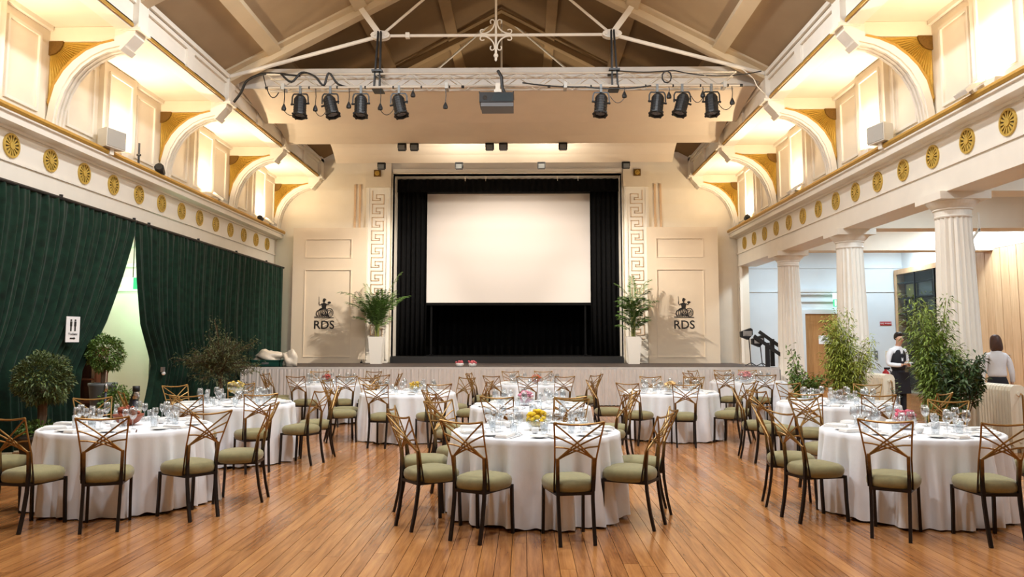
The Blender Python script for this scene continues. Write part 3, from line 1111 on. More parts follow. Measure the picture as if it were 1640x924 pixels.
speaker((XL + .42, 14.25, 5.22), R(78), .85, 'large white loudspeaker on the left cornice below the bright lamp', speakerw, speakerg)
speaker((XR - .42, 14.05, 5.22), R(-78), .8, 'large white loudspeaker on the right cornice beyond the nearest bracket', speakerw, speakerg)
t = thing('cable_aerial', 'small dark microphone aerial beside the left loudspeaker', 'aerial', (XL + .22, 15.5, 5.17))
MB().tube([(0, 0, .0), (0, 0, .50)], .022, 6).tube([(0, 0, .24), (0, 0, .27)], .045, 8).build('stick', blackpaint, t)
MB().box(-.07, .07, -.16, .14, .0, .05).build('base', white, t)
t = thing('small_spotlight', 'small black spotlight lying on the left cornice before the second bracket', 'spotlight', (XL + .26, 16.35, 5.21))
MB().lathe([(.05, -.17), (.09, -.15), (.10, .12), (.07, .15)], 10, Matrix.Translation((0, 0, .10)) @ Matrix.Rotation(R(75), 4, 'X') @ Matrix.Rotation(R(15), 4, 'Y')).build('body', blackpaint, t)
MB().box(-.05, .05, -.05, .05, .0, .06).build('foot', blackpaint, t)
for s, sd, xw, y in ((1, 'left', XL, 22.75), (-1, 'right', XR, 22.9)):
    t = thing('small_spotlight', 'small black spotlight on the %s cornice in the farthest bay' % sd, 'spotlight', (xw + s * .26, y, 5.21))
    MB().lathe([(.04, -.12), (.07, -.1), (.08, .08), (.05, .1)], 10, Matrix.Translation((0, 0, .09)) @ Matrix.Rotation(R(80), 4, 'X')).build('body', blackpaint, t)
    MB().box(-.04, .04, -.04, .04, .0, .05).build('foot', blackpaint, t)
for i, (s, xw, y, lb) in enumerate(((1, XL, 19.6, 'white angled floodlight on the left cornice in the third bay'), (-1, XR, 18.7, 'white angled floodlight on the right cornice in the third bay'),
                                    (-1, XR, 11.25, 'white bracket floodlight on the right cornice nearest the camera'), (1, XL, 23.6, 'white angled floodlight at the far end of the left cornice'))):
    t = thing('cornice_floodlight', lb, 'floodlight', (xw + s * .2, y, 5.18))
    M = Matrix.Translation((s * .10, 0, .14)) @ Matrix.Rotation(R(s * 35), 4, 'Y')
    MB().box(-.16, .16, -.16, .16, -.03, .03, M).build('head', speakerw, t)
    MB().box(-.13, .13, -.13, .13, .03, .035, M).build('glass_front', speakerg, t)
    MB().bar((0, 0, .0), (s * .10, 0, .13), .04).build('arm', speakerw, t)

# ---------------------------------------------------------------- columns on the right
def column(y, label):
    t = thing('column', label, 'column', (XR + .30, y, 0))
    nf = 20
    sh = MB()
    rows = 14
    zt = 3.68
    for j in range(rows):
        f = j / (rows - 1)
        r = .345 - .075 * f ** 1.4
        for k in range(nf * 4):
            a = 2 * pi * k / (nf * 4)
            fl_ = (.5 - .5 * cos(2 * pi * (k % 4) / 4))
            rr = r - .028 * fl_
            sh.v.append((rr * cos(a), rr * sin(a), zt * f))
    m = nf * 4
    for j in range(rows - 1):
        for k in range(m):
            sh.f.append((j * m + k, j * m + (k + 1) % m, (j + 1) * m + (k + 1) % m, (j + 1) * m + k))
    sh.build('shaft', white, t)
    MB().lathe([(.275, 3.66), (.285, 3.68), (.275, 3.70), (.275, 3.78), (.30, 3.79), (.30, 3.81)], 40).build('necking', white, t)
    MB().lathe([(.28, 3.80), (.31, 3.82), (.36, 3.87), (.40, 3.92), (.40, 3.935)], 40).build('echinus', white, t)
    MB().box(-.41, .41, -.41, .41, 3.93, 4.055).build('abacus', white, t)


for y, lb in ((12.95, 'nearest'), (17.1, 'middle'), (21.1, 'farthest')):
    column(y, 'white fluted column of the right colonnade, the %s one' % lb)

# ---------------------------------------------------------------- stage
st = thing('stage', 'wide raised stage with a dark deck and cloth skirt across the hall end', 'stage', (CX0, 20.3, 0))
SX0, SX1 = -7.38 - CX0, 6.52 - CX0
MB().box(SX0, SX1, .03, 4.66, .80, STZ - .0).build('deck', stagegrey, st)
MB().box(SX0 + .02, SX1 - .02, .06, .10, 0, .80).box(SX1 - .06, SX1 - .02, .1, 4.66, 0, .8).build('frame', blackpaint, st)
MB().box(SX0 - .01, SX1 + .01, -.012, .03, STZ - .05, STZ + .004).build('edge_band', skirtm, st)
sk = MB()


def skf(u, v):
    x = SX0 + (SX1 - SX0) * u
    a = .022 * sin(x * 61) + .014 * sin(x * 37 + 1) + .012 * sin(x * 97)
    return (x, -.005 - .03 + a * (.35 + .65 * (1 - v)), .02 + (STZ - .07) * v)


sk.grid(1400, 4, skf)
sk.build('skirt', skirtm, st, True)
sk = MB()
sk.grid(200, 4, lambda u, v: (SX1 + .03 + .02 * sin(u * 230), .0 + 4.6 * u, .02 + (STZ - .07) * v))
sk.build('side_skirt', skirtm, st, True)
# inner stage
bs = struct(MB().box(OL - 1.2, OR + 1.2, YE + .02, 30.6, 0, 1.19).build('stage_inner_floor', black))
MB().box(OL + .03, OR - .03, YE - .32, YE + .03, STZ, 1.185).build('step', blackpaint, bs)
struct(MB().box(OL - 1.2, OR + 1.2, 30.5, 30.7, 0, 7.6).box(OL - 1.3, OL - 1.2, YE + .35, 30.6, 0, 7.6).box(OR + 1.2, OR + 1.3, YE + .35, 30.6, 0, 7.6)
       .box(OL - 1.3, OR + 1.3, YE + .35, 30.7, 7.5, 7.6).build('stage_inner_walls', black))


def folds(name, x0, x1, y, z0, z1, label, cat, period=.16, amp=.05, m=black, group=None):
    t = MB()
    n = max(8, int((x1 - x0) / period * 8))
    ph_ = rnd.random() * 6

    def f(u, v):
        x = x0 + (x1 - x0) * u
        return (x - (x0 + x1) / 2, amp * (sin(2 * pi * x / period + ph_) + .5 * sin(2 * pi * x / period * .37 + 1)), z0 + (z1 - z0) * v - z0)
    t.grid(n, 3, f)
    o = t.build(name, m, None, True, loc=((x0 + x1) / 2, y, z0))
    sol = o.modifiers.new('thick', 'SOLIDIFY')
    sol.thickness = .012
    return tag(o, label, cat, group)


folds('stage_curtain', OL - .25, -3.28, 25.95, 1.195, 7.3, 'black stage curtain hanging left of the screen', 'curtain')
folds('stage_curtain', 2.20, OR + .25, 25.95, 1.195, 7.3, 'black stage curtain hanging right of the screen', 'curtain')
folds('stage_pelmet', OL - .1, OR + .1, 25.8, 6.66, 7.35, 'black curtain pelmet across the top of the stage opening', 'curtain', .22, .03)
folds('stage_backdrop', OL - .5, OR + .5, 28.2, 1.195, 7.3, 'black backdrop curtain behind and under the screen', 'curtain', .25, .05)
for i, x in enumerate((-1.98, -1.30, 1.08, 1.76)):
    t = thing('curtain_hook', 'small white hook over the stage opening, %s from the left' % ('first', 'second', 'third', 'fourth')[i], 'hook', (x, 25.5, 7.04), 0, 'white hooks over the stage opening')
    MB().box(-.03, .03, -.03, .03, 0, .06).build('clip', white, t)
    MB().tube([(0, 0, 0), (0, -.02, -.05), (0, 0, -.07)], .008, 5).build('loop', white, t)
t = thing('projection_screen', 'large blank white projection screen in a black frame on the stage', 'screen', (-.57, 26.3, 2.92))
SW, SH_ = 2.78, 3.72
MB().box(-SW, SW, 0, .02, .05, SH_ + .05).build('screen_fabric', screenw, t)
MB().box(-SW - .06, SW + .06, .005, .05, -.04, .05).build('bottom_bar', black, t)
MB().tube([(-SW - .1, .03, SH_ + .12), (SW + .1, .03, SH_ + .12)], .06, 10).build('roller', blackpaint, t)
MB().box(-SW - .10, -SW, .003, .03, 0, SH_ + .05).box(SW, SW + .10, .003, .03, 0, SH_ + .05).build('side_border', black, t)
for sx in (-1, 1):
    MB().box(sx * 2.6 - .03, sx * 2.6 + .03, .06, .12, 1.195 - 2.92, 0).box(sx * 2.6 - .03, sx * 2.6 + .03, -.3, .5, 1.195 - 2.92, 1.24 - 2.92).build('stand_leg', black, t)

# painted flats with the emblem
flatm = mat('flat_cream_paint', (226, 210, 187), .6, var=.03, scale=1.5)
linem = mat('moulding_shadow_paint', (214, 190, 158), .6)
for q, (xa, xb, lx) in enumerate(((-7.36, -5.02, -6.33), (3.85, 6.07, 4.97))):
    sd = ('left', 'right')[q]
    t = thing('stage_flat', 'tall cream panelled flat lettered RDS, %s of the stage opening' % sd, 'panel', ((xa + xb) / 2, 24.5, STZ))
    hw = (xb - xa) / 2
    ht = 5.265 - STZ
    pc = (lx - (xa + xb) / 2) + .1 * (1 if q == 0 else -1)
    pw2 = .75
    # field built with two sunk panels
    zs = [(.18, 3.27 if False else 2.95), (3.31, 3.93)]
    mb = MB()
    mb.box(-hw, pc - pw2, 0, .06, 0, ht).box(pc + pw2, hw, 0, .06, 0, ht)
    prev = 0
    for a, b in zs:
        mb.box(pc - pw2, pc + pw2, 0, .06, prev, a)
        mb.box(pc - pw2, pc + pw2, .018, .06, a, b)
        prev = b
    mb.box(pc - pw2, pc + pw2, 0, .06, prev, ht)
    mb.build('board', flatm, t)
    for a, b in zs:
        fr = MB()
        for (u0, u1, v0, v1) in ((pc - pw2, pc + pw2, a, a + .03), (pc - pw2, pc + pw2, b - .03, b), (pc - pw2, pc - pw2 + .03, a + .03, b - .03), (pc + pw2 - .03, pc + pw2, a + .03, b - .03)):
            fr.box(u0, u1, -.012, .02, v0, v1)
        fr.build('panel_moulding', flatm, t)
    sh = lx - (xa + xb) / 2
    M = Matrix.Translation((sh, .016, 2.06 - STZ)) @ FACE
    text_mesh('lettering', 'RDS', .37, inkblack, t, M, .004)
    em = MB()
    E0 = lambda u, v: (sh + u, .008, 2.41 - STZ + v)
    E1 = lambda u, v: (sh + u, .017, 2.41 - STZ + v)

    def stroke(pts, w0, w1=None):
        w1 = w0 if w1 is None else w1
        n_ = len(pts)
        A, B = [], []
        for k, (a, b) in enumerate(pts):
            a2, b2 = pts[min(k + 1, n_ - 1)]
            a1, b1 = pts[max(k - 1, 0)]
            dx, dy = a2 - a1, b2 - b1
            L = sqrt(dx * dx + dy * dy) or 1
            ww = (w0 + (w1 - w0) * k / (n_ - 1)) / 2
            A.append((a - dy / L * ww, b + dx / L * ww))
            B.append((a + dy / L * ww, b - dx / L * ww))
        em.strip(A, B, E0, E1)

    def blob(cx, cy, rx, ry, n_=14):
        em.prism([(cx + rx * cos(2 * pi * k / n_), cy + ry * sin(2 * pi * k / n_)) for k in range(n_)], E0, E1)
    # plinth line, robe folds, shield, torso, arms, head with plume, spear
    stroke([(-.31, .0), (.31, .0)], .022)
    stroke([(-.31, .035), (-.05, .035)], .010)
    for k in range(7):
        x_ = -.24 + k * .058
        stroke([(-.05 + k * .014, .30), (x_ + .01, .20), (x_ - .01 + .03 * sin(k), .11), (x_ + .035, .03)], .016, .038)
    stroke([(-.25, .10), (-.22, .19), (-.14, .27), (-.05, .31)], .018)
    rg = [(.165 + .115 * cos(2 * pi * k / 16), .155 + .135 * sin(2 * pi * k / 16)) for k in range(17)]
    stroke(rg, .022)
    rg = [(.165 + .07 * cos(2 * pi * k / 12), .155 + .085 * sin(2 * pi * k / 12)) for k in range(13)]
    stroke(rg, .014)
    stroke([(.10, .10), (.22, .21)], .02)
    stroke([(.14, .08), (.20, .16)], .014)
    em.prism([(-.07, .30), (.05, .30), (.075, .42), (.03, .46), (-.05, .46), (-.09, .42)], E0, E1)
    stroke([(-.07, .44), (-.14, .39), (-.17, .44), (-.165, .50)], .032, .022)
    stroke([(.06, .43), (.12, .40), (.15, .44)], .032, .026)
    blob(.155, .475, .055, .035)
    blob(-.01, .535, .042, .05)
    stroke([(-.035, .57), (-.01, .60), (.03, .585), (.05, .55)], .03, .02)
    stroke([(-.165, .50), (-.172, .66)], .008)
    stroke([(-.01, .46), (-.01, .5)], .03)
    em.build('emblem', inkblack, t)

# ---------------------------------------------------------------- palms on the stage
def frond(origin, az, lean, L, droopy, nl=16, ll=.30):
    """one feather palm leaf: rib plus folded leaflets"""
    mb = MB()
    p = Vector(origin)
    d = Vector((cos(az) * sin(lean), sin(az) * sin(lean), cos(lean)))
    pts = [p.copy()]
    N = 12
    for k in range(N):
        d = (d + Vector((cos(az), sin(az), -1.0)) * droopy / N * (.4 + 1.2 * k / N)).normalized()
        p = p + d * (L / N)
        pts.append(p.copy())
    mb.tube(pts, .008, 4, r1=.002, caps=False)
    side = Vector((-sin(az), cos(az), 0))
    for k in range(nl):
        f = .28 + .72 * k / (nl - 1)
        i = min(int(f * N), N - 1)
        fr_ = f * N - i
        b = pts[i].lerp(pts[i + 1], fr_)
        tdir = (pts[i + 1] - pts[i]).normalized()
        upv = side.cross(tdir).normalized()
        for sg in (-1, 1):
            l = ll * (1 - .55 * abs(f - .55) / .5) * rnd.uniform(.85, 1.1)
            dr = (side * sg * .75 + tdir * (.55 + .35 * f) + upv * rnd.uniform(-.1, .25)).normalized()
            m1 = b + dr * l * .5
            tip = b + dr * l + Vector((0, 0, -.22 * l))
            wv = tdir * .017
            j = len(mb.v)
            mb.v += [tuple(b), tuple(m1 + wv + upv * .004), tuple(tip), tuple(m1 - wv - upv * .002)]
            mb.f += [(j, j + 1, j + 2, j + 3)]
    return mb


def palm(loc, label, specs, stem_h):
    t = thing('potted_palm', label, 'plant', loc)
    w0, w1, h = .155, .225, .82
    p0 = [(-w0, -w0), (w0, -w0), (w0, w0), (-w0, w0)]
    pot = MB()
    pot.prism([(0, 1), (1, 1), (1, 0), (0, 0)], lambda a, b: ((-w0 if a == 0 else w0), (-w0 if b == 0 else w0), 0), lambda a, b: ((-w1 if a == 0 else w1), (-w1 if b == 0 else w1), h))
    po = pot.build('planter', potw, t)
    MB().box(-w1 * .9, w1 * .9, -w1 * .9, w1 * .9, h - .02, h + .006).build('soil', soil, po)
    sm = MB()
    for k in range(5):
        a = k * 1.3
        sm.tube([(.05 * cos(a), .05 * sin(a), h), (.07 * cos(a), .07 * sin(a), h + stem_h)], .018, 6, r1=.010)
    sm.build('stems', cane, t)
    for (az, lean, L, dr, z, ll) in specs:
        o = frond((rnd.uniform(-.04, .04), rnd.uniform(-.04, .04), h + z), az, lean, L, dr, 22, ll).build('frond', palmleaf, t, fix=False)


sp = []
for k in range(34):
    az = k * 2.4
    sp.append((az, rnd.uniform(.12, .55), rnd.uniform(.8, 1.35), rnd.uniform(.25, .8), rnd.uniform(0, .5), .36))
sp += [(2.9, .55, 1.55, .75, .55, .34), (.35, .28, 1.55, .3, .55, .34), (.6, .5, 1.3, .7, .5, .3), (2.4, .25, 1.35, .35, .4, .3), (-1.3, .3, 1.2, .5, .4, .3)]
palm((-4.53, 23.85, STZ), 'bushy feather palm in a tall white square planter, left on stage', sp, .6)
sp = []
for k in range(34):
    z = .05 + .85 * (k / 33)
    sp.append((k * 2.4, rnd.uniform(.3, .7), rnd.uniform(.5, .7), rnd.uniform(.5, 1.0), z, .28))
sp += [(.45, .3, 1.05, .55, .9, .32), (.2, .75, .85, .7, .75, .28), (2.9, .35, .9, .5, .9, .28), (1.6, .1, .95, .2, .9, .26), (-.6, .4, .8, .6, .85, .28), (3.4, .5, .7, .8, .7, .26)]
palm((3.29, 23.85, STZ), 'slimmer tiered palm in a tall white square planter, right on stage', sp, 1.1)

# small things on the stage
for i, x in enumerate((-1.72, -1.38)):
    t = thing('flower_bowl', 'small pink flower bowl on the stage floor, %s of two' % ('left', 'right')[i], 'flowers', (x, 20.62, STZ))
    MB().lathe([(.05, 0), (.09, .02), (.11, .07), (.10, .10)], 12).build('bowl', china, t)
    fb = MB()
    for k in range(26):
        a, b = rnd.random() * 6.28, rnd.random() * .1
        fb.sphere((b * cos(a), b * sin(a), .10 + .05 * rnd.random()), .028, 6, 4)
    fb.build('blooms', mat('red_pink_bloom', (190, 84, 92), .6, var=.3, scale=30) if 'red_pink_bloom' not in MATS else MATS['red_pink_bloom'], t)
t = thing('plastic_crate', 'green plastic crate on the stage left corner', 'crate', (-6.82, 20.85, STZ))
cr = MB().box(-.42, .36, -.25, .25, 0, .02)
for a in ((-.42, .36, -.25, -.23), (-.42, .36, .23, .25), (-.42, -.40, -.25, .25), (.34, .36, -.25, .25)):
    cr.box(*a, 0, .17)
cr.build('crate_body', crateg, t)
MB().box(-.44, .38, -.27, -.23, .15, .18).box(-.44, .38, .23, .27, .15, .18).box(-.44, -.40, -.27, .27, .15, .18).box(.34, .38, -.27, .27, .15, .18).build('rim', crateg, t)
MB().box(-.12, .06, -.256, -.25, .07, .12).build('label_plate', potg, t)


def lumpy(name, label, cat, loc, sx, sy, sz, m, seed):
    r_ = random.Random(seed)
    mb = MB().sphere((0, 0, 0), 1, 20, 14)
    ph_ = [r_.random() * 6 for _ in range(6)]
    v = []
    for (x, y, z) in mb.v:
        d = 1 + .14 * sin(5 * x + ph_[0] + 3 * z) + .12 * sin(6 * y + ph_[1]) + .12 * sin(7 * z + ph_[2] + 4 * x) + .06 * sin(15 * x + 11 * z + ph_[3])
        v.append((x * d * sx, y * d * sy, max(z * d, -.55) * sz + .55 * sz))
    mb.v = v
    return tag(mb.build(name, m, None, True, loc=loc), label, cat)


lumpy('wrapped_bundle', 'pale crumpled plastic sheet heaped in the green crate', 'plastic sheet', (-6.85, 20.85, STZ + .14), .36, .2, .19, bagm, 4)
lumpy('cloth_bundle', 'pale slumped bag beside the green crate on stage', 'bag', (-6.30, 20.9, STZ + .002), .19, .18, .26, bagm, 9)
t = thing('stage_socket', 'small black socket box at the foot of the left flat', 'socket', (-5.1, 24.38, STZ))
MB().box(-.03, .03, -.04, .04, 0, .05).build('box', blackpaint, t)
MB().tube([(0, 0, .05), (0, 0, .10)], .012, 6).build('plug', blackpaint, t)

# floor monitors on stands and stair rails at the right end of the stage
for i, (x, y, zt, fl_) in enumerate(((6.08, 21.6, 1.86, 1), (6.28, 21.25, 1.66, -1))):
    t = thing('stand_floodlight', 'black floodlight on a thin stand at the stage right end, %s' % ('taller one', 'shorter one')[i], 'floodlight', (x, y, STZ))
    h = zt - STZ
    pts = [(.15, .12), (.15, -.02), (.02, -.16), (-.17, -.08), (-.17, .06), (.10, .16)]
    MB().prism(pts, lambda u, z: (u, -.08, h + z), lambda u, z: (u, .08, h + z)).build('head', blackpaint, t)
    MB().box(-.12, .12, -.09, -.08, h - .06, h + .08).build('front_glass', steel, t)
    MB().tube([(.06, 0, h - .12), (.10, 0, .05)], .013, 6).build('pole', blackpaint, t)
    for k in range(3):
        a = k * 2.1 + .4
        MB().bar((.10, 0, .09), (.10 + .16 * cos(a), .16 * sin(a), .012), .02, .02).build('leg', blackpaint, t)
t = thing('stair_handrail', 'black stair handrails sloping down off the stage right end', 'handrail', (6.66, 21.2, 0))
for i, (x, y) in enumerate(((-.18, -.1), (.06, .25))):
    MB().box(x - .055, x + .055, y - .03, y + .03, STZ + .0 if i == 0 else STZ, 1.62 if i == 0 else 1.72).build('post', blackpaint, t)
    MB().bar((x - .35, y - .02, 1.92 - .12 * (1 - i)), (x + .75, y - .02, 1.12 - .12 * (1 - i)), .04, .09).build('rail', blackpaint, t)
    MB().box(x + .70, x + .78, y - .03, y + .03, 0, 1.16).build('foot_post', blackpaint, t)

# ---------------------------------------------------------------- green drapes down the left side
def drape(label, top0, top1, edge, side, seed):
    """edge(v): y of the free edge at height fraction v; side: which end is free (0 = near end, 1 = far end)"""
    t = thing('green_drape', label, 'drape', (-7.6, (top0 + top1) / 2, 0))
    r_ = random.Random(seed)
    oy_ = (top0 + top1) / 2
    n = int((top1 - top0) * 70)
    P_ = [r_.random() * 6 for _ in range(4)]

    def f(u, v):
        z = .02 + 3.94 * v
        e = edge(v)
        if side == 1:
            y = top0 + (e - top0) * (1 - (1 - u) ** (1 + .25 * (1 - v)))
            near = u
        else:
            y = top1 + (e - top1) * (1 - u ** (1 + .25 * (1 - v)))
            near = 1 - u
        s_ = u * (top1 - top0)
        a = .055 * sin(s_ * 27 + P_[0] + 1.6 * sin(s_ * 2.1)) + .04 * sin(s_ * 43 + P_[1] + .5 * v) + .025 * sin(s_ * 7.3 + P_[2])
        a *= (.45 + .55 * (1 - v)) * (1 if v < .97 else .6)
        return (a + .05 * near * (1 - v), y - oy_, z)
    mb = MB().grid(n, 15, f)
    o = mb.build('cloth', green, t, True)
    pole = MB().tube([(0.0, top0 - oy_, 3.97), (0.0, top1 - oy_, 3.97)], .03, 8)
    pole.build('pole', blackpaint, t)
    y = top0 + .5
    while y < top1:
        MB().tube([(0, y - oy_, 3.96), (0, y - oy_, 4.03)], .03, 8).build('pole_joint', blackpaint, t)
        y += 2.4
    return t


def lerp_tab(tab, v):
    for (a, ya), (b, yb) in zip(tab[:-1], tab[1:]):
        if v <= b:
            f = (v - a) / (b - a)
            return ya + (yb - ya) * f
    return tab[-1][1]


e1 = [(0, 13.15), (.20, 13.1), (.32, 13.2), (.39, 13.55), (.51, 13.95), (.72, 14.48), (.91, 14.88), (1, 14.98)]
drape('long dark green velvet drape on the left, nearest the camera, swept back', 7.2, 14.98, lambda v: lerp_tab(e1, v), 1, 3)
e2 = [(0, 15.55), (.12, 15.75), (.28, 15.95), (.37, 15.75), (.49, 15.42), (.70, 15.2), (.93, 15.05), (1, 15.0)]
drape('long dark green velvet drape on the left, nearest the stage', 15.0, 24.35, lambda v: lerp_tab(e2, v), 0, 5)
t = thing('curtain_tieback', 'small steel tieback hook on the far green drape', 'hook', (-7.42, 15.98, 1.02))
MB().box(-.03, .03, -.04, .04, 0, .1).build('plate', steel, t)
MB().sphere((.02, 0, -.03), .04, 8, 6).build('knob', china, t)
t = thing('toilet_sign', 'white toilets sign with two figures hanging on the near green drape', 'sign', (-7.42, 12.72, 1.62))
Ms = Matrix.Rotation(R(62), 4, 'Z')
MB().box(-.115, .115, 0, .015, 0, .42, Ms).build('board', paper, t)
sg = MB()
for xx in (-.035, .035):
    for (a, b, c_, d) in ((-.018, .018, .22, .30), (-.012, .012, .14, .22)):
        sg.box(xx + a, xx + b, -.004, 0, c_ + .04, d + .04, Ms)
    sg.prism([(xx + .016 * cos(k * pi / 4), .36 + .016 * sin(k * pi / 4)) for k in range(8)], lambda u, z: Ms @ Vector((u, -.004, z)), lambda u, z: Ms @ Vector((u, 0, z)))
sg.build('pictogram', inkblack, t)
text_mesh('lettering', 'Toilets', .055, inkblack, t, Ms @ Matrix.Translation((0, -.003, .115)) @ FACE, .001)
MB().box(-.045, .02, -.004, 0, .05, .075, Ms).prism([(.02, .04), (.02, .085), (.05, .0625)], lambda u, z: Ms @ Vector((u, -.004, z)), lambda u, z: Ms @ Vector((u, 0, z))).build('arrow', inkblack, t)
# inside the gap: lit exit sign, bookcase
t = thing('exit_sign', 'green lit exit sign in the gap between the green drapes', 'sign', (-8.13, 16.0, 2.72))
MB().box(-.22, .02, -.02, .02, 0, .24).build('lit_panel', signwhite, t)
MB().box(.02, .26, -.02, .02, 0, .24).build('green_panel', signgreen, t)
MB().tube([(0, 0, .24), (0, 0, 2.17)], .010, 6).build('hanger', steel, t)
lamp('exit_sign_light', 'AREA', (-8.13, 16.05, 2.84), 34, (.5, 1, .66), (R(80), 0, 0), .3)
lamp('left_aisle_light', 'AREA', (-9.6, 15.4, 4.6), 75, (.95, 1, .85), (0, 0, 0), .6)
t = thing('bookcase', 'brown wooden shelf unit seen in the gap between the green drapes', 'bookcase', (-8.33, 14.7, 0))
MB().box(-.36, -.32, -.2, .2, 0, 1.52).build('side_panel', darkwood, t)
MB().box(.32, .36, -.2, .2, 0, 1.52).build('side_panel', darkwood, t)
MB().box(-.32, .32, .17, .2, 0, 1.52).build('back_panel', darkwood, t)
for z in (.08, .5, .92, 1.28, 1.5):
    MB().box(-.32, .32, -.19, .17, z, z + .03).build('shelf', darkwood, t)
t = thing('door_post', 'pale green painted post beside the brown bookcase', 'post', (-8.06, 14.75, 0))
MB().box(-.10, .10, -.08, .08, .06, 1.35).build('shaft', cream, t)
MB().box(-.13, .13, -.11, .11, 0, .06).build('base', cream, t)
# ---------------------------------------------------------------- chairs
def yb(z):
    return -.215 - (z - .67) * .40


def make_chair():
    t = thing('dining_chair', 'x', 'chair', (0, 0, -50), 0, 'gold lattice-back dining chairs')
    for sx in (-1, 1):
        mb = MB()
        pts = [(sx * .142, -.268, 0), (sx * .143, -.232, .16), (sx * .144, -.206, .34), (sx * .146, -.20, .50), (sx * .150, -.215, .68)]
        for a, b in zip(pts[:-1], pts[1:]):
            mb.bar(a, b, .026, .024, up=(0, 1, 0))
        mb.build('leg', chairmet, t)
    for sx in (-1, 1):
        mb = MB()
        pts = [(sx * .176, .205, 0), (sx * .174, .195, .2), (sx * .174, .19, .41)]
        for a, b in zip(pts[:-1], pts[1:]):
            mb.bar(a, b, .024, .024, up=(0, 1, 0))
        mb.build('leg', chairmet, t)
    fr = MB()
    fr.box(-.155, .155, -.215, -.195, .385, .41).box(-.18, .18, .18, .20, .385, .41)
    for sx in (-1, 1):
        fr.bar((sx * .150, -.205, .3975), (sx * .172, .19, .3975), .02, .025)
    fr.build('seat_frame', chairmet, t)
    # bulging tight-covered cushion
    cu = MB()
    rows = [(.80, -.02), (.94, -.008), (1.0, .022), (1.01, .05), (.97, .075), (.86, .094), (.58, .108), (.25, .113)]
    n = 28
    for (s_, z) in rows:
        for k in range(n):
            a = 2 * pi * k / n
            e = 3.4
            r_ = 1 / ((abs(cos(a)) ** e + abs(sin(a)) ** e) ** (1 / e))
            wx = .205 + .018 * sin(a)
            cu.v.append((wx * s_ * r_ * cos(a), .222 * s_ * r_ * sin(a), .41 + z))
    for j in range(len(rows) - 1):
        for k in range(n):
            k2 = (k + 1) % n
            cu.f.append((j * n + k, j * n + k2, (j + 1) * n + k2, (j + 1) * n + k))
    cu.f.append(tuple(range(n - 1, -1, -1)))
    cu.f.append(tuple((len(rows) - 1) * n + k for k in range(n)))
    cu.build('seat', olive, t, True)
    for sx in (-1, 1):
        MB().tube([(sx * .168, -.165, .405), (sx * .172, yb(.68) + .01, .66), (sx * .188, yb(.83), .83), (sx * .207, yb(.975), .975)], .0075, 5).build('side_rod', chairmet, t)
    tr_ = MB()
    tr_.tube([(x, yb(.975 - .022 * (1 - (x / .207) ** 2)) + .012 * (1 - (x / .207) ** 2), .975 - .022 * (1 - (x / .207) ** 2)) for x in (-.207, -.14, -.07, 0, .07, .14, .207)], .009, 6)
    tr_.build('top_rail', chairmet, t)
    lt = MB()
    for sx in (-1, 1):
        x0_, z0_ = -sx * .158, .665
        for (x1_, z1_, bow) in ((.207, .97, -.010), (.193, .865, -.018), (.182, .775, -.026)):
            pts = []
            for k in range(6):
                f = k / 5
                x = x0_ + (sx * x1_ - x0_) * f
                z = z0_ + (z1_ - z0_) * f - bow * 4 * f * (1 - f)
                pts.append((x, yb(z) + sx * .004, z))
            lt.tube(pts, .0075, 5)
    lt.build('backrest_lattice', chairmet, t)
    return t


chair0 = make_chair()
chair_used = [False]

TABLES = {
    # name: (x, y, chairs [(angle from camera side, + = right, radius)], flowers)
    'near centre': (.10, 7.67, [-25, 14, -58, (57, 1.0), -94, (90, 1.0), -134, 163]),
    'near left': (-4.06, 8.02, [-15, 19, 56, 96, -66, -138]),
    'near right': (3.72, 7.74, [-33, 4, -71, -103, 76, -158, 138]),
    'middle left': (-4.05, 10.95, [-54, -3, 32, 72, 106, -123, -162]),
    'middle right': (4.38, 11.15, [-64, -37, -2, 40, -95, -172, 140]),
    'middle centre': (.07, 10.65, [-17, 18, -60, 60, -96, 95]),
    'third-row left': (-2.0, 13.42, [28, -12, -65, -96, 140, 76, -140]),
    'third-row right': (2.50, 13.62, [0, -38, 48, 80, 153, -175, -80]),
    'far left': (-4.05, 16.4, [25, -13, -60, -95, 152, -155, 90, 58]),
    'far centre': (.18, 16.4, [-5, 25, -36, 58, 92, -72, -105, 172, -160]),
    'far right': (4.85, 17.25, [-2, -34, -75, -140, 165, 60, 98, -172]),
}


def place_word(a, others):
    s = 'left' if a < 0 else 'right'
    b = abs(a)
    if b <= 9:
        w_ = 'seat squarely nearest the camera'
    elif b <= 20:
        w_ = 'near side just %s of middle' % s
    elif b <= 45:
        w_ = 'near side well to the %s' % s
    elif b <= 66:
        w_ = 'near %s corner' % s
    elif b <= 84:
        w_ = '%s-hand side toward the camera' % s
    elif b <= 99:
        w_ = '%s-hand side' % s
    elif b <= 112:
        w_ = '%s-hand side toward the stage' % s
    elif b <= 146:
        w_ = 'stage side %s corner' % s
    elif b <= 163:
        w_ = 'stage side to the %s' % s
    else:
        w_ = 'stage side near the middle, %s' % s
    return w_


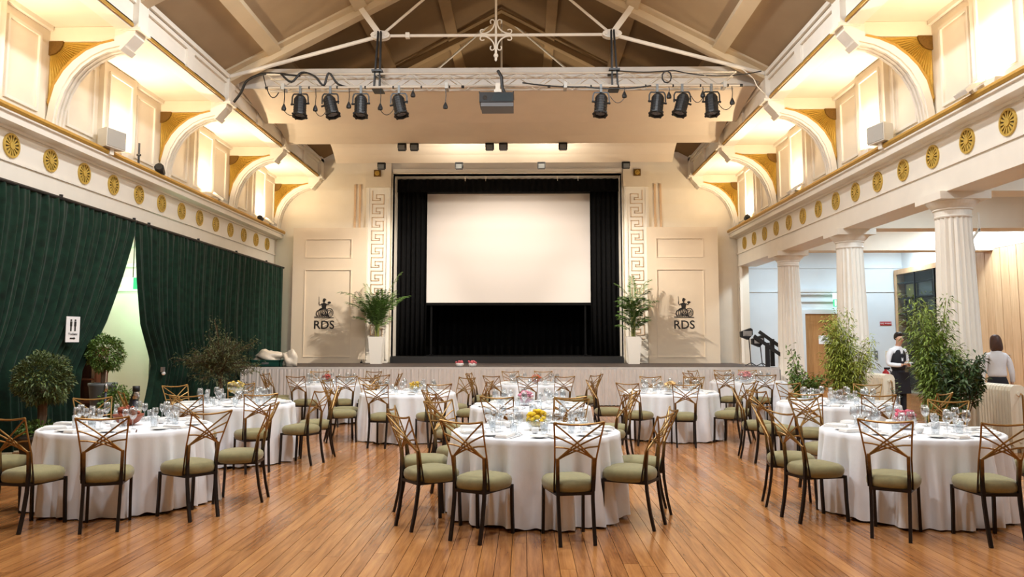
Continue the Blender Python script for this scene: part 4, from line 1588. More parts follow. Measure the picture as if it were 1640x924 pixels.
def cloth_mesh(seed):
    r_ = random.Random(seed)
    mb = MB()
    n = 240
    R0 = .805
    P_ = [r_.random() * 6.28 for _ in range(5)]
    rows = [(0, 0), (.45, 0), (.74, 0), (.795, -.003), (.812, -.014)]
    ts = [.06, .16, .3, .46, .62, .78, .9, 1.0]
    top = .768
    prof = []
    for (r0_, dz) in rows[1:]:
        for k in range(n):
            a = 2 * pi * k / n
            mb.v.append((r0_ * cos(a), r0_ * sin(a), top + dz))
    for t_ in ts:
        for k in range(n):
            a = 2 * pi * k / n
            w1 = sin(14 * a + P_[0] + .9 * sin(2 * a + P_[1]))
            w2 = sin(23 * a + P_[2] + .8 * sin(3 * a))
            fold = .5 * w1 + .5 * w2
            amp = min(1, t_ * 1.6)
            r1_ = .812 + .03 * t_ + (.072 * fold + .022 * sin(37 * a + P_[3] + sin(5 * a))) * amp + .05 * t_ * t_ * max(0, sin(2 * a + P_[4])) ** 4
            z = top - .014 - (top - .03) * t_ + (.012 * w2 + .012 * sin(4 * a + P_[4])) * t_
            mb.v.append((r1_ * cos(a), r1_ * sin(a), max(z, .012)))
    nr = len(rows) - 1 + len(ts)
    for j in range(nr - 1):
        for k in range(n):
            k2 = (k + 1) % n
            mb.f.append((j * n + k, (j + 1) * n + k, (j + 1) * n + k2, j * n + k2))
    mb.f.append(tuple(range(n)))
    return mb


CLOTHS = [cloth_mesh(s).mesh('tablecloth', clothm, True) for s in (1, 5, 9, 14)]

# tableware prototypes
wine = MB()
wine.lathe([(.0, .004), (.036, .003), (.034, .006), (.006, .012), (.0045, .05), (.005, .088), (.018, .10), (.034, .122), (.039, .148), (.036, .178), (.031, .208),
            (.029, .208), (.034, .178), (.037, .148), (.032, .124), (.016, .104), (0, .100)], 14, close=False)
WINE = wine.mesh('wine_glass', glass, True)
WINE2 = MB().lathe([(.0, .004), (.032, .003), (.030, .006), (.006, .012), (.0045, .05), (.005, .10), (.016, .112), (.027, .132), (.031, .152), (.026, .19),
                    (.024, .19), (.029, .152), (.025, .134), (.014, .115), (0, .112)], 14, close=False).mesh('small_wine_glass', glass, True)
tum = MB()
tum.lathe([(0, .002), (.030, .0), (.034, .05), (.037, .115), (.035, .115), (.032, .05), (.028, .010), (0, .008)], 14, close=False)
TUMB = tum.mesh('water_glass', glass, True)
pl_ = MB().lathe([(0, .004), (.045, .003), (.06, .008), (.083, .014), (.083, .017), (.058, .011), (.044, .007), (0, .007)], 20, close=False)
PLATE = pl_.mesh('side_plate', china, True)
nk = MB()
nk.box(-.055, .055, -.11, .11, 0, .010).box(-.052, .050, -.105, .108, .010, .019).box(-.045, .048, -.10, .09, .019, .026)
NAPKIN = nk.mesh('napkin', napm)
fk = MB()
fk.box(-.004, .004, -.10, .03, .0, .003).prism([(-.004, .03), (.004, .03), (.012, .05), (-.012, .05)], lambda u, v: (u, v, 0), lambda u, v: (u, v, .003))
for x in (-.0105, -.0035, .0035, .0105):
    fk.box(x - .0018, x + .0018, .05, .10, 0, .003)
FORK = fk.mesh('fork', steel)
kn = MB()
kn.box(-.005, .005, -.11, .0, .0, .004).prism([(-.004, 0), (.004, 0), (.009, .05), (.008, .11), (.001, .125), (-.004, .09)], lambda u, v: (u, v, 0), lambda u, v: (u, v, .002))
KNIFE = kn.mesh('knife', steel)
cup = MB().lathe([(0, .003), (.02, 0), (.032, .012), (.04, .05), (.037, .05), (.028, .014), (0, .01)], 14, close=False)
CUP = cup.mesh('dessert_bowl', china, True)


def put(name, me, loc, rz, label, cat, group):
    o = bpy.data.objects.new(name, me)
    C.objects.link(o)
    o.location = loc
    o.rotation_euler = (0, 0, rz)
    return tag(o, label, cat, group)


BLOOMS = {}


def bloom_mat(c):
    k = 'bloom_%d_%d_%d' % c
    if k not in MATS:
        mat(k, c, .6, var=.35, scale=25, island=.5)
    return MATS[k]


def centrepiece(tn, x, y, z, kind, c):
    lab = {'yellow ball': 'round yellow flower ball in a glass bowl on the %s table',
           'pink': 'pink flower arrangement in a glass bowl on the %s table',
           'brown': 'rust brown flower bowl on the %s table',
           'gold globe': 'pale yellow flowers in a footed glass globe on the %s table',
           'clear globe': 'clear glass globe with brown twigs on the %s table',
           'yellow': 'yellow flower arrangement on the %s table',
           'peach': 'peach flower arrangement on the %s table',
           'red': 'small red flower arrangement on the %s table',
           'orange': 'orange red flower arrangement on the %s table',
           'tall pink': 'spreading pink flower arrangement on the %s table'}[kind] % tn
    t = thing('flower_bowl', lab, 'flowers', (x, y, z))
    r = .105
    if kind == 'gold globe':
        MB().lathe([(.06, 0), (.06, .005), (.01, .02), (.01, .13), (.05, .15), (.1, .19), (.12, .24), (.1, .29), (.09, .29), (.11, .24), (.09, .19), (0, .16)], 18, close=False).build('footed_globe', glass, t, True)
        cz, rr = .235, .105
    elif kind == 'brown':
        MB().lathe([(.05, 0), (.10, .03), (.145, .09), (.15, .11), (.14, .11), (.09, .04), (0, .03)], 18, close=False).build('bowl', mat('rust_bowl', (140, 70, 44), .4), t, True)
        cz, rr = .11, .11
    else:
        MB().lathe([(.05, 0), (.09, .02), (.115, .07), (.105, .12), (.10, .12), (.108, .07), (.085, .03), (0, .015)], 18, close=False).build('glass_bowl', glass, t, True)
        cz, rr = (.11, .10)
    fb = MB()
    nb = 70 if kind != 'clear globe' else 30
    r_ = random.Random(hash(tn) % 1000 if False else len(tn) * 7 + int(x * 10))
    wide = 1.5 if kind == 'tall pink' else 1.0
    for k in range(nb):
        u = r_.random() * 2 - 1
        a = r_.random() * 6.283
        q = sqrt(max(0, 1 - u * u))
        d = rr * (r_.uniform(.6, 1) if kind != 'yellow ball' else .9)
        p = (d * q * cos(a) * wide, d * q * sin(a) * wide, cz + d * .8 * u + (.04 if wide > 1 else 0))
        fb.sphere(p, r_.uniform(.016, .03), 6, 4, (1, 1, .7))
    fb.build('blooms', bloom_mat(c), t)
    lf = MB()
    for k in range(14):
        a = k * .45 * 2
        b = Vector((rr * .8 * cos(a), rr * .8 * sin(a), cz - .03))
        d = Vector((cos(a), sin(a), .3))
        tip = b + d * .07
        sd = Vector((-sin(a), cos(a), 0)) * .014
        lf.v += [tuple(b), tuple(b + d * .035 + sd), tuple(tip), tuple(b + d * .035 - sd)]
        j = len(lf.v) - 4
        lf.f.append((j, j + 1, j + 2, j + 3))
    lf.build('leaves', leafm, t, fix=False)


BINS = ['stage side', 'stage side, slightly left', 'far left corner', 'left, toward the stage', 'left', 'left, toward the camera', 'near left corner', 'camera side, slightly left',
        'camera side', 'camera side, slightly right', 'near right corner', 'right, toward the camera', 'right', 'right, toward the stage', 'far right corner', 'stage side, slightly right', 'stage side']
FLOW = {'near centre': ('yellow ball', (226, 190, 30), .02, -.02), 'near left': ('brown', (150, 74, 48), .0, .0), 'near right': ('pink', (206, 98, 120), -.02, .05),
        'middle left': ('gold globe', (206, 176, 78), .02, -.05), 'middle right': ('clear globe', (140, 112, 88), .0, -.1), 'middle centre': ('pink', (206, 130, 150), -.06, .0),
        'third-row left': ('yellow', (216, 180, 60), .12, 0), 'third-row right': ('peach', (224, 188, 130), .0, 0), 'far left': ('red', (176, 80, 70), -.1, 0),
        'far centre': ('orange', (206, 104, 66), .05, -.2), 'far right': ('tall pink', (206, 140, 140), -.05, 0)}
TTOP = .771
for ti, (tn, (tx, ty, chairs)) in enumerate(TABLES.items()):
    tb = thing('banquet_table', 'round banquet table hidden under the white cloth, %s of the room' % tn, 'table', (tx, ty, 0))
    MB().lathe([(.79, .735), (.79, .762)], 40).build('tabletop', darkwood, tb)
    for k in range(4):
        a = pi / 4 + k * pi / 2
        MB().bar((.5 * cos(a), .5 * sin(a), .74), (.6 * cos(a), .6 * sin(a), .0), .04, .04).build('leg', blackpaint, tb)
    clo = bpy.data.objects.new('tablecloth', CLOTHS[ti % 4])
    C.objects.link(clo)
    clo.location = (tx, ty, 0)
    clo.rotation_euler = (0, 0, ti * 1.7)
    tag(clo, 'white floor-length tablecloth on the %s table' % tn, 'tablecloth', 'white round tablecloths')
    seen = set()
    for a in chairs:
        r = 1.10 + rnd.uniform(-.02, .03)
        if isinstance(a, tuple):
            a, r = a
        ar = R(a)
        x, y = tx + r * sin(ar), ty - r * cos(ar)
        lab = 'gold chair with olive seat, %s table, %s' % (tn, place_word(a, chairs))
        assert lab not in seen, lab
        seen.add(lab)
        rz = ar + R(rnd.uniform(-5, 5))
        if not chair_used[0]:
            chair_used[0] = True
            chair0.location = (x, y, 0)
            chair0.rotation_euler = (0, 0, rz)
            chair0['label'] = lab
        else:
            dup(chair0, (x, y, 0), rz, lab)
    # settings
    near = ty < 9
    mid = ty < 12
    N = 9
    for k in range(N):
        a = 2 * pi * k / N + R(chairs[0]) + .02
        ux, uy = sin(a), -cos(a)
        vx, vy = cos(a), sin(a)

        def at(r, s_):
            return (tx + ux * r + vx * s_, ty + uy * r + vy * s_, TTOP)
        j = lambda q: rnd.uniform(-q, q)
        wd = BINS[int(round((((a + pi) % (2 * pi)) - pi) / (pi / 8))) + 8]
        G_ = lambda n_: '%s on the %s table' % (n_, tn)
        L_ = lambda n_: '%s, %s table, place at its %s' % (n_, tn, wd)
        put('napkin', NAPKIN, at(.655, j(.02)), a + pi + j(.2), L_('folded white napkin'), 'napkin', G_('napkins'))
        put('side_plate', PLATE, at(.64, -.17 + j(.01)), 0, L_('white side plate'), 'plate', G_('side plates'))
        put('wine_glass', WINE, at(.47 + j(.02), .06 + j(.015)), 0, L_('clear stemmed wine glass'), 'wine glass', G_('wine glasses'))
        put('water_glass', TUMB, at(.45 + j(.02), -.05 + j(.015)), 0, L_('clear straight water tumbler'), 'glass', G_('water glasses'))
        if mid:
            put('fork', FORK, at(.66, -.075), a + pi, L_('steel fork'), 'fork', G_('forks'))
            put('knife', KNIFE, at(.66, .085), a + pi, L_('steel knife'), 'knife', G_('knives'))
        if mid:
            put('small_wine_glass', WINE2, at(.38 + j(.02), .0 + j(.03)), 0, L_('smaller stemmed wine glass'), 'wine glass', G_('small wine glasses'))
        if k % 3 == 0:
            put('dessert_bowl', CUP, at(.30, .10 + j(.03)), 0, L_('small white china bowl'), 'bowl', G_('china bowls'))
    kd, c, dx, dy = FLOW[tn]
    centrepiece(tn, tx + dx, ty + dy, TTOP, kd, c)
# leafy sprig in a glass on the middle right table
t = thing('leafy_sprig', 'green leafy sprig in a glass at the right of the middle right table', 'plant', (5.02, 10.72, TTOP))
MB().lathe([(0, .0), (.03, 0), (.034, .12), (.031, .12), (.028, .01)], 12, close=False).build('glass_jar', glass, t, True)
sm = MB()
lf = MB()
for k in range(3):
    tip = Vector((rnd.uniform(-.08, .08), rnd.uniform(-.05, .05), .34 - .06 * k))
    sm.tube([(0, 0, .01), tip * .6 + Vector((0, 0, .04)), tip], .004, 4)
    for q in range(9):
        f = .35 + .65 * q / 8
        b = tip * f
        a = q * 2.2
        d = Vector((cos(a), sin(a), .3)).normalized()
        sd = Vector((-sin(a), cos(a), 0)) * .022
        lf.v += [tuple(b), tuple(b + d * .035 + sd), tuple(b + d * .075), tuple(b + d * .035 - sd)]
        i = len(lf.v) - 4
        lf.f.append((i, i + 1, i + 2, i + 3))
sm.build('stem', bark, t)
lf.build('leaves', leafd, t, fix=False)


# ---------------------------------------------------------------- plants along the sides
def leaf(mb, p, d, l, wd, droop=.25):
    d = d.normalized()
    side = d.cross(Vector((0, 0, 1)))
    if side.length < .05:
        side = Vector((1, 0, 0))
    side.normalize()
    side = (side + Vector((rnd.uniform(-.6, .6), rnd.uniform(-.6, .6), rnd.uniform(-.6, .6)))).normalized()
    m = p + d * l * .45
    tip = p + d * l + Vector((0, 0, -droop * l))
    j = len(mb.v)
    mb.v += [tuple(p), tuple(m + side * wd), tuple(tip), tuple(m - side * wd)]
    mb.f.append((j, j + 1, j + 2, j + 3))


def rdir():
    while True:
        v = Vector((rnd.uniform(-1, 1), rnd.uniform(-1, 1), rnd.uniform(-1, 1)))
        if .05 < v.length < 1:
            return v.normalized()


def ball(mb, c, rad, n, l, wd, inner=.55, squash=(1, 1, 1)):
    for _ in range(n):
        v = rdir()
        r = rnd.uniform(inner, 1) ** .6
        bump = 1 + .08 * sin(7 * v.x + 3) + .08 * sin(8 * v.z + 5 * v.y)
        p = Vector(c) + Vector((v.x * squash[0], v.y * squash[1], v.z * squash[2])) * rad * r * bump
        d = (v + rdir() * .8 + Vector((0, 0, .25)))
        leaf(mb, p, d, l * rnd.uniform(.7, 1.2), wd * rnd.uniform(.8, 1.2))


def pot_round(t, r0, r1, h, m, name='planter'):
    MB().lathe([(r0, 0), (r1, h * .85), (r1 * 1.06, h * .87), (r1 * 1.06, h), (r1 * .92, h), (r1 * .9, h * .93), (0, h * .93)], 24, close=False).build(name, m, t, True)


t = thing('clipped_bush', 'large round clipped dark bush on the left before the green drape', 'plant', (-6.72, 10.85, 0))
pot_round(t, .20, .27, .34, potd)
MB().tube([(0, 0, .3), (.02, .01, .6), (0, 0, 1.0)], .06, 8).build('trunk', bark, t)
mb = MB()
ball(mb, (0, 0, 1.10), .355, 4800, .065, .012)
tag(mb.build('foliage', mat('box_leaf', (92, 108, 62), .5, var=.45, scale=3, island=.5), t, fix=False), kind='stuff')
mb = MB()
for k in range(500):
    v = rdir()
    p = Vector((v.x * .25, v.y * .25, .34 + abs(v.z) * .18))
    leaf(mb, p, v + Vector((0, 0, .4)), .07, .016)
tag(mb.build('underplanting', leafm, t, fix=False), kind='stuff')

t = thing('topiary_ball', 'small round topiary tree in a tall grey planter in the drape gap', 'plant', (-7.30, 13.5, 0))
MB().lathe([(.12, 0), (.22, .86), (.235, .88), (.235, .92), (.2, .92), (.19, .88), (0, .88)], 24, close=False).build('planter', potg, t, True)
MB().tube([(0, 0, .85), (0, 0, 1.2)], .04, 8).build('trunk', bark, t)
mb = MB()
ball(mb, (0, 0, 1.42), .30, 3400, .06, .013)
tag(mb.build('foliage', leafm, t, fix=False), kind='stuff')
t = thing('small_bush', 'small green bush on the floor beside the topiary planter', 'plant', (-6.98, 13.35, 0))
pot_round(t, .12, .16, .26, potd)
mb = MB()
ball(mb, (0, 0, .56), .27, 1500, .07, .016, .3, (1, 1, 1.2))
tag(mb.build('foliage', leafm, t, fix=False), kind='stuff')

t = thing('olive_tree', 'bushy grey-green olive tree before the far green drape', 'plant', (-6.48, 16.6, 0))
pot_round(t, .24, .32, .42, potd)
tk = MB().tube([(0, 0, .38), (.02, .01, .7), (0, 0, 1.1)], .05, 8)
br = MB()
mb = MB()
for k in range(70):
    a = k * 2.4
    le = rnd.uniform(.4, .95)
    el = rnd.uniform(-.25, 1.3)
    b = Vector((0, 0, rnd.uniform(.8, 1.3)))
    d = Vector((cos(a) * cos(el), sin(a) * cos(el), sin(el)))
    tip = b + d * le
    br.tube([b, b + d * le * .5 + Vector((0, 0, .05)), tip], .008, 4)
    for q in range(75):
        f = rnd.uniform(.3, 1.05)
        leaf(mb, b + d * le * f + rdir() * .10, d + rdir() * 1.2, .075, .011)
tk.build('trunk', bark, t)
br.build('branches', bark, t)
tag(mb.build('foliage', leafo, t, fix=False), kind='stuff')


def bamboo(mb, cn, base, n, h, spread, lean=.12, l=.105, per=55, low=.25):
    for k in range(n):
        a = rnd.random() * 6.283
        r = spread * .35 * sqrt(rnd.random())
        b = Vector(base) + Vector((r * cos(a), r * sin(a), 0))
        hh = h * rnd.uniform(.6, 1.0)
        tip = b + Vector((cos(a) * spread * rnd.uniform(.3, 1), sin(a) * spread * rnd.uniform(.3, 1), hh))
        mid = b.lerp(tip, .5) + Vector((0, 0, hh * .06)) - Vector((cos(a), sin(a), 0)) * spread * .15
        cn.tube([b, mid, tip], .009, 5, r1=.003)
        for q in range(per):
            f = rnd.uniform(low, 1.03)
            p = (b.lerp(mid, f * 2) if f < .5 else mid.lerp(tip, f * 2 - 1))
            d = rdir()
            d.z = d.z * .5 + .1
            p = p + d * rnd.uniform(.02, .13)
            leaf(mb, p, d, l * rnd.uniform(.6, 1.2), .011, .45)


def planter_box(t, sx, sy, h, m):
    pp = MB().box(-sx, sx, -sy, sy, 0, h).build('planter', m, t)
    MB().box(-sx * .93, sx * .93, -sy * .9, sy * .9, h - .02, h + .01).build('soil', soil, pp)


# group by the middle column
t = thing('bamboo_plant', 'tall yellow-green bamboo before the middle right column', 'plant', (5.92, 14.6, 0))
planter_box(t, .42, .22, .36, potd)
cn, mb = MB(), MB()
bamboo(mb, cn, (-.12, 0, .36), 34, 1.85, .26, per=110)
bamboo(mb, cn, (.06, 0, .36), 34, 1.35, .40, per=120, low=.1)
cn.build('canes', cane, t)
tag(mb.build('foliage', leafb, t, fix=False), kind='stuff')
t = thing('leafy_shrub', 'dark green leafy shrub left of the tall bamboo by the middle right column', 'plant', (5.22, 14.75, 0))
pot_round(t, .16, .21, .34, potd)
mb = MB()
br = MB()
for k in range(16):
    a = k * 2.4
    tip = Vector((.34 * cos(a) * rnd.uniform(.4, 1), .3 * sin(a), rnd.uniform(.75, 1.25)))
    if k == 0:
        tip = Vector((-.26, 0, 1.50))
    br.tube([(0, 0, .33), tip * .5 + Vector((0, 0, .22)), tip], .010, 5, r1=.004)
    for q in range(80):
        f = rnd.uniform(.45, 1.03)
        leaf(mb, Vector((0, 0, .33)).lerp(tip, f) + rdir() * .09, rdir() + Vector((0, 0, .2)), .085, .024)
br.build('branches', bark, t)
tag(mb.build('foliage', leafm, t, fix=False), kind='stuff')
# group by the near column
t = thing('bamboo_plant', 'tallest bamboo plant standing before the nearest right column', 'plant', (6.24, 11.95, 0))
planter_box(t, .40, .22, .36, potd)
cn, mb = MB(), MB()
bamboo(mb, cn, (-.12, 0, .36), 34, 2.05, .26, per=115)
bamboo(mb, cn, (.04, 0, .36), 50, 1.25, .30, per=150, low=.05)
cn.build('canes', cane, t)
tag(mb.build('foliage', mat('bamboo_leaf_mid', (122, 144, 62), .45, var=.4, scale=3, island=.5), t, fix=False), kind='stuff')
t = thing('leafy_shrub', 'glossy dark shrub right of the tallest bamboo by the nearest column', 'plant', (6.20, 11.32, 0))
pot_round(t, .12, .16, .30, potd)
mb = MB()
br = MB()
for k in range(20):
    a = k * 2.4
    tip = Vector((.27 * cos(a), .22 * sin(a) , rnd.uniform(.85, 1.42)))
    br.tube([(0, 0, .28), tip * .5 + Vector((0, 0, .2)), tip], .010, 5, r1=.004)
    for q in range(70):
        f = rnd.uniform(.6, 1.05)
        leaf(mb, Vector((0, 0, .28)).lerp(tip, f) + rdir() * .06, rdir() + Vector((.2, 0, .3)), .10, .020)
br.build('branches', bark, t)
tag(mb.build('foliage', leafd, t, fix=False), kind='stuff')

# barrier posts and the dark chair by the drape gap
for i, (x, y, r_, h) in enumerate(((-6.28, 11.7, .018, 1.0), (-5.05, 10.15, .034, 1.0))):
    t = thing('barrier_post', ('slim grey barrier post with steel top behind the near left table', 'thick dark barrier post with a belt behind the near left table')[i], 'barrier post', (x, y, 0))
    MB().lathe([(.15, 0), (.15, .012), (.05, .03), (r_, .05)], 20).build('base', blackpaint, t, True)
    MB().lathe([(r_, .03), (r_, h - .12)], 14).build('tube', mat('dark_slate', (44, 46, 60), .4) if 'dark_slate' not in MATS else MATS['dark_slate'], t, True)
    MB().lathe([(r_ + .008, h - .12), (r_ + .012, h - .06), (r_ + .004, h - .02), (r_ * .6, h)], 14).build('top', steel if i == 0 else steel, t, True)
    if i:
        MB().lathe([(r_ + .01, h - .02), (r_ + .01, h + .05)], 14).build('belt_cassette', blackpaint, t, True)
        MB().bar((-.03, 0, h - .06), (-.22, .1, .45), .05, .012).build('belt', MATS['dark_slate'], t)

# ---------------------------------------------------------------- right side aisle
# door with surround
d = struct(MB().box(9.30, 10.55, AY - .05, AY, 0, 2.58).build('door_1', doorwood))
MB().box(9.16, 9.30, AY - .10, AY, 0, 2.58).build('door_frame', bluewall, d)
MB().box(10.55, 10.69, AY - .10, AY, 0, 2.58).build('door_frame', bluewall, d)
MB().box(9.16, 10.69, AY - .10, AY, 2.58, 2.72).build('door_frame', bluewall, d)
MB().box(9.02, 10.83, AY - .08, AY, 2.98, 3.02).build('door_head', bluewall, d)
MB().box(8.98, 10.87, AY - .16, AY, 3.30, 3.40).box(9.02, 10.83, AY - .12, AY, 3.22, 3.30).build('door_head', bluewall, d)
MB().box(10.4, 10.43, AY - .11, AY - .05, 1.0, 1.2).build('door_handle', steel, d)
t = thing('paper_notice', 'white paper notice taped on the wooden aisle door', 'notice', (9.95, AY - .062, 1.72))
MB().box(-.22, .22, -.004, .0, -.14, .14).build('sheet', paper, t)
MB().box(-.10, .12, -.006, -.004, -.015, .025).build('print', inkblue, t)
t = thing('exit_sign', 'green running-man exit sign over the aisle door', 'sign', (10.35, AY - .5, 2.82))
MB().box(-.26, .26, -.03, .03, -.02, .22).build('green_panel', signgreen, t)
MB().box(-.27, .27, -.035, .035, .22, .42).build('white_panel', signwhite, t)
pg = MB()
FY = lambda u, z: (u, -.036, z)
FY2 = lambda u, z: (u, -.03, z)
pg.prism([(-.10 + .022 * cos(k), .175 + .022 * sin(k)) for k in [q * .785 for q in range(8)]], FY, FY2)
for poly in ([(-.12, .15), (-.08, .15), (-.07, .09), (-.11, .09)], [(-.11, .09), (-.08, .09), (-.12, .02), (-.15, .02)], [(-.09, .09), (-.07, .09), (-.02, .04), (-.04, .03)],
             [(-.08, .15), (-.08, .125), (-.02, .11), (-.02, .13)], [(-.12, .15), (-.12, .12), (-.17, .10), (-.17, .12)],
             [(-.23, .01), (-.18, .01), (-.18, .19), (-.23, .19)], [(.06, .085), (.16, .085), (.16, .115), (.06, .115)], [(.16, .06), (.16, .14), (.22, .10)]):
    pg.prism(poly, FY, FY2)
pg.build('pictogram', signwhite, t)
MB().tube([(-.2, 0, .42), (-.2, .46, .5)], .012, 6).tube([(.2, 0, .42), (.2, .46, .5)], .012, 6).build('bracket', steel, t)
t = thing('fire_sign', 'small red sign with white lettering on the pale blue aisle wall', 'sign', (11.98, AY - .012, 2.26))
MB().box(-.19, .19, -.01, .01, -.06, .06).build('board', redm, t)
text_mesh('lettering', 'FIRE POINT', .075, paper, t, Matrix.Translation((0, -.011, -.026)) @ FACE, .001)
for i, x in enumerate((11.62, 11.98)):
    t = thing('wall_switch', 'small grey switch plate on the aisle wall above the extinguishers, %s' % ('left', 'right')[i], 'switch', (x, AY - .015, 1.22))
    MB().box(-.05, .05, -.012, .012, -.14, .14).build('plate', potg if i == 0 else radm, t)
    MB().box(-.02, .02, -.02, -.012, .02, .08).build('rocker', paper, t)
for i, (x, y, s_) in enumerate(((8.46, 18.6, .9), (8.42, 18.1, 1.0))):
    t = thing('fire_extinguisher', 'red fire extinguisher on a stand in the aisle, %s of the pair' % ('left smaller', 'right larger')[i], 'fire extinguisher', (x + .12 * i, y, .50))
    MB().lathe([(.0, 0), (.085 * s_, .0), (.095 * s_, .02), (.095 * s_, .42 * s_), (.07 * s_, .49 * s_), (.03, .52 * s_), (.03, .55 * s_), (0, .55 * s_)], 18, close=False).build('cylinder', redm, t, True)
    MB().box(-.03, .10, -.02, .02, .55 * s_, .60 * s_).box(-.02, .02, -.02, .02, .52 * s_, .57 * s_).build('handle', blackpaint, t)
    MB().tube([(.03, 0, .56 * s_), (.12, 0, .5 * s_), (.11, -.02, .2 * s_)], .012, 6).build('hose', blackpaint, t)
    MB().box(-.05, .05, -.098 * s_, -.09 * s_, .18, .32).build('label_plate', paper, t)
    MB().box(-.10, .10, -.10, .10, -.50, -.47).box(-.025, .025, -.025, .025, -.47, .0).box(-.09, .09, -.09, .09, -.02, .0).build('stand', steel, t)


def radiator(y0, y1, label):
    t = thing('radiator', label, 'radiator', (XR + .46, (y0 + y1) / 2, 0))
    n_ = int((y1 - y0) / .075)
    L = y1 - y0
    proto = None
    for k in range(n_):
        yy = -L / 2 + (k + .5) * L / n_
        if proto is None:
            mb = MB()
            pts = []
            for q in range(9):
                pts.append((-.115 + .06 - .06 * cos(pi / 2 * q / 8), .06 + .0 if False else .92 + .06 * sin(pi / 2 * q / 8)))
            prof = [(-.115, .12), (-.115, .90), (-.09, .96), (-.05, .985), (.05, .985), (.09, .96), (.115, .90), (.115, .12), (.09, .09), (-.09, .09)]
            mb.prism(prof, lambda u, z: (u, -.031, z), lambda u, z: (u, .031, z))
            mb.box(-.10, -.05, -.02, .02, 0, .10).box(.05, .10, -.02, .02, 0, .10)
            proto = mb.build('section', radm, t, loc=(0, yy, 0))
        else:
            o = proto.copy()
            C.objects.link(o)
            o.location = (0, yy, 0)
    MB().tube([(0, -L / 2 - .01, .86), (0, L / 2 + .01, .86)], .03, 8).tube([(0, -L / 2 - .01, .18), (0, L / 2 + .01, .18)], .03, 8).build('header_pipe', radm, t)
    MB().tube([(.03, -L / 2 - .05, .0), (.03, -L / 2 - .05, .84), (.03, -L / 2, .86)], .014, 8).build('feed_pipe', mat('brass_valve', (160, 120, 70), .4, .7) if 'brass_valve' not in MATS else MATS['brass_valve'], t)


radiator(11.75, 12.58, 'cream cast-iron radiator right of the nearest column')
radiator(15.85, 16.70, 'cream cast-iron radiator right of the middle column')

# display cabinet and timber panelling on the far aisle wall
t = thing('display_cabinet', 'timber-framed glazed display cabinet with dark shelves on the aisle wall', 'cabinet', (AX - .02, 24.6, 0))
MB().box(-.30, .0, -2.2, -2.06, 0, 4.02).build('frame_side', panelwood, t)
MB().box(-.30, .0, 1.36, 1.50, 0, 4.02).build('frame_side', panelwood, t)
MB().box(-.30, .0, -2.06, 1.36, 3.86, 4.02).build('frame_head', panelwood, t)
MB().box(-.03, -.0, -2.06, 1.36, .1, 3.86).build('back_panel', mat('cabinet_dark', (44, 48, 50), .6), t)
for z in (1.0, 1.9, 2.55, 3.05, 3.55):
    MB().box(-.26, -.03, -2.06, 1.36, z, z + .04).build('shelf', blackpaint, t)
for (a, b, z0, z1, m_) in ((.3, .9, 3.09, 3.5, mat('ochre_display', (158, 148, 84), .6)), (-.7, .1, 3.09, 3.5, potg), (-1.6, -.8, 3.09, 3.45, MATS['ochre_display']), (.0, 1.2, 2.59, 2.9, potd), (-1.5, -.4, 2.59, 2.95, potg), (-.2, 1.0, 1.94, 2.4, potd)):
    MB().box(-.20, -.16, a, b, z0 + .002, z1).build('display_board', m_, t)
MB().box(-.285, -.275, -2.06, 1.36, .1, 3.86).build('glass_door', cabglass, t)
for y in (-1.0, .2):
    MB().box(-.30, -.26, y - .025, y + .025, .1, 3.86).build('mullion', blackpaint, t)
pn = struct(MB().box(AX - .12, AX, 14.0, 22.3, 0, 4.12).build('wall_right_timber', darkwood))
y = 14.0
k = 0
proto = None
while y < 22.2:
    if proto is None:
        proto = MB().box(-.03, 0, -.165, .165, .10, 4.10).build('panel', panelwood, pn, loc=(AX - .12, y + .17, 0))
    else:
        o = proto.copy()
        C.objects.link(o)
        o.location = (AX - .12 - .004 * (k % 2), y + .17, 0)
    y += .345
    k += 1
MB().tube([(AX - .16, 20.35, 1.02), (AX - .23, 20.35, 1.02), (AX - .23, 20.35, 1.30), (AX - .16, 20.35, 1.30)], .014, 8).build('door_handle', steel, pn)
# lamps of the aisle; the last is added to brighten the far wall
for i, (x, y) in enumerate(((8.35, 14.6), (9.9, 19.0), (11.9, 24.4), (9.6, 10.5), (9.6, 6.0), (11.6, 20.2), (8.3, 23.8))):
    t = thing('aisle_ceiling_lamp', 'round flat cool-white lamp on the aisle ceiling, %s' % ('third from the camera', 'fourth from the camera', 'right of the farthest pair', 'second from the camera', 'nearest the camera', 'fifth from the camera', 'left of the farthest pair, added fill')[i], 'lamp', (x, y, 4.78))
    MB().lathe([(.22, 0), (.24, .02), (.24, .065), (0, .065)], 24, close=False).build('housing', white, t)
    MB().lathe([(.215, -.004), (.215, .0)], 24).build('diffuser', cooldisc, t)
    lamp('aisle_lamp_light', 'AREA', (x, y, 4.765), AISLE_POWER, COOL, (0, 0, 0), .44)
t = thing('wall_fan', 'white angled bracket speaker on the back of the nearest column', 'loudspeaker', (XR + .62, 13.02, 3.0))
MB().box(-.05, .05, -.06, .06, .12, .62, Matrix.Rotation(R(-9), 4, 'Y')).build('body', speakerw, t)
MB().bar((0, 0, .3), (.14, 0, .5), .03).bar((.14, 0, .45), (.14, 0, .78), .03).build('arm', white, t)


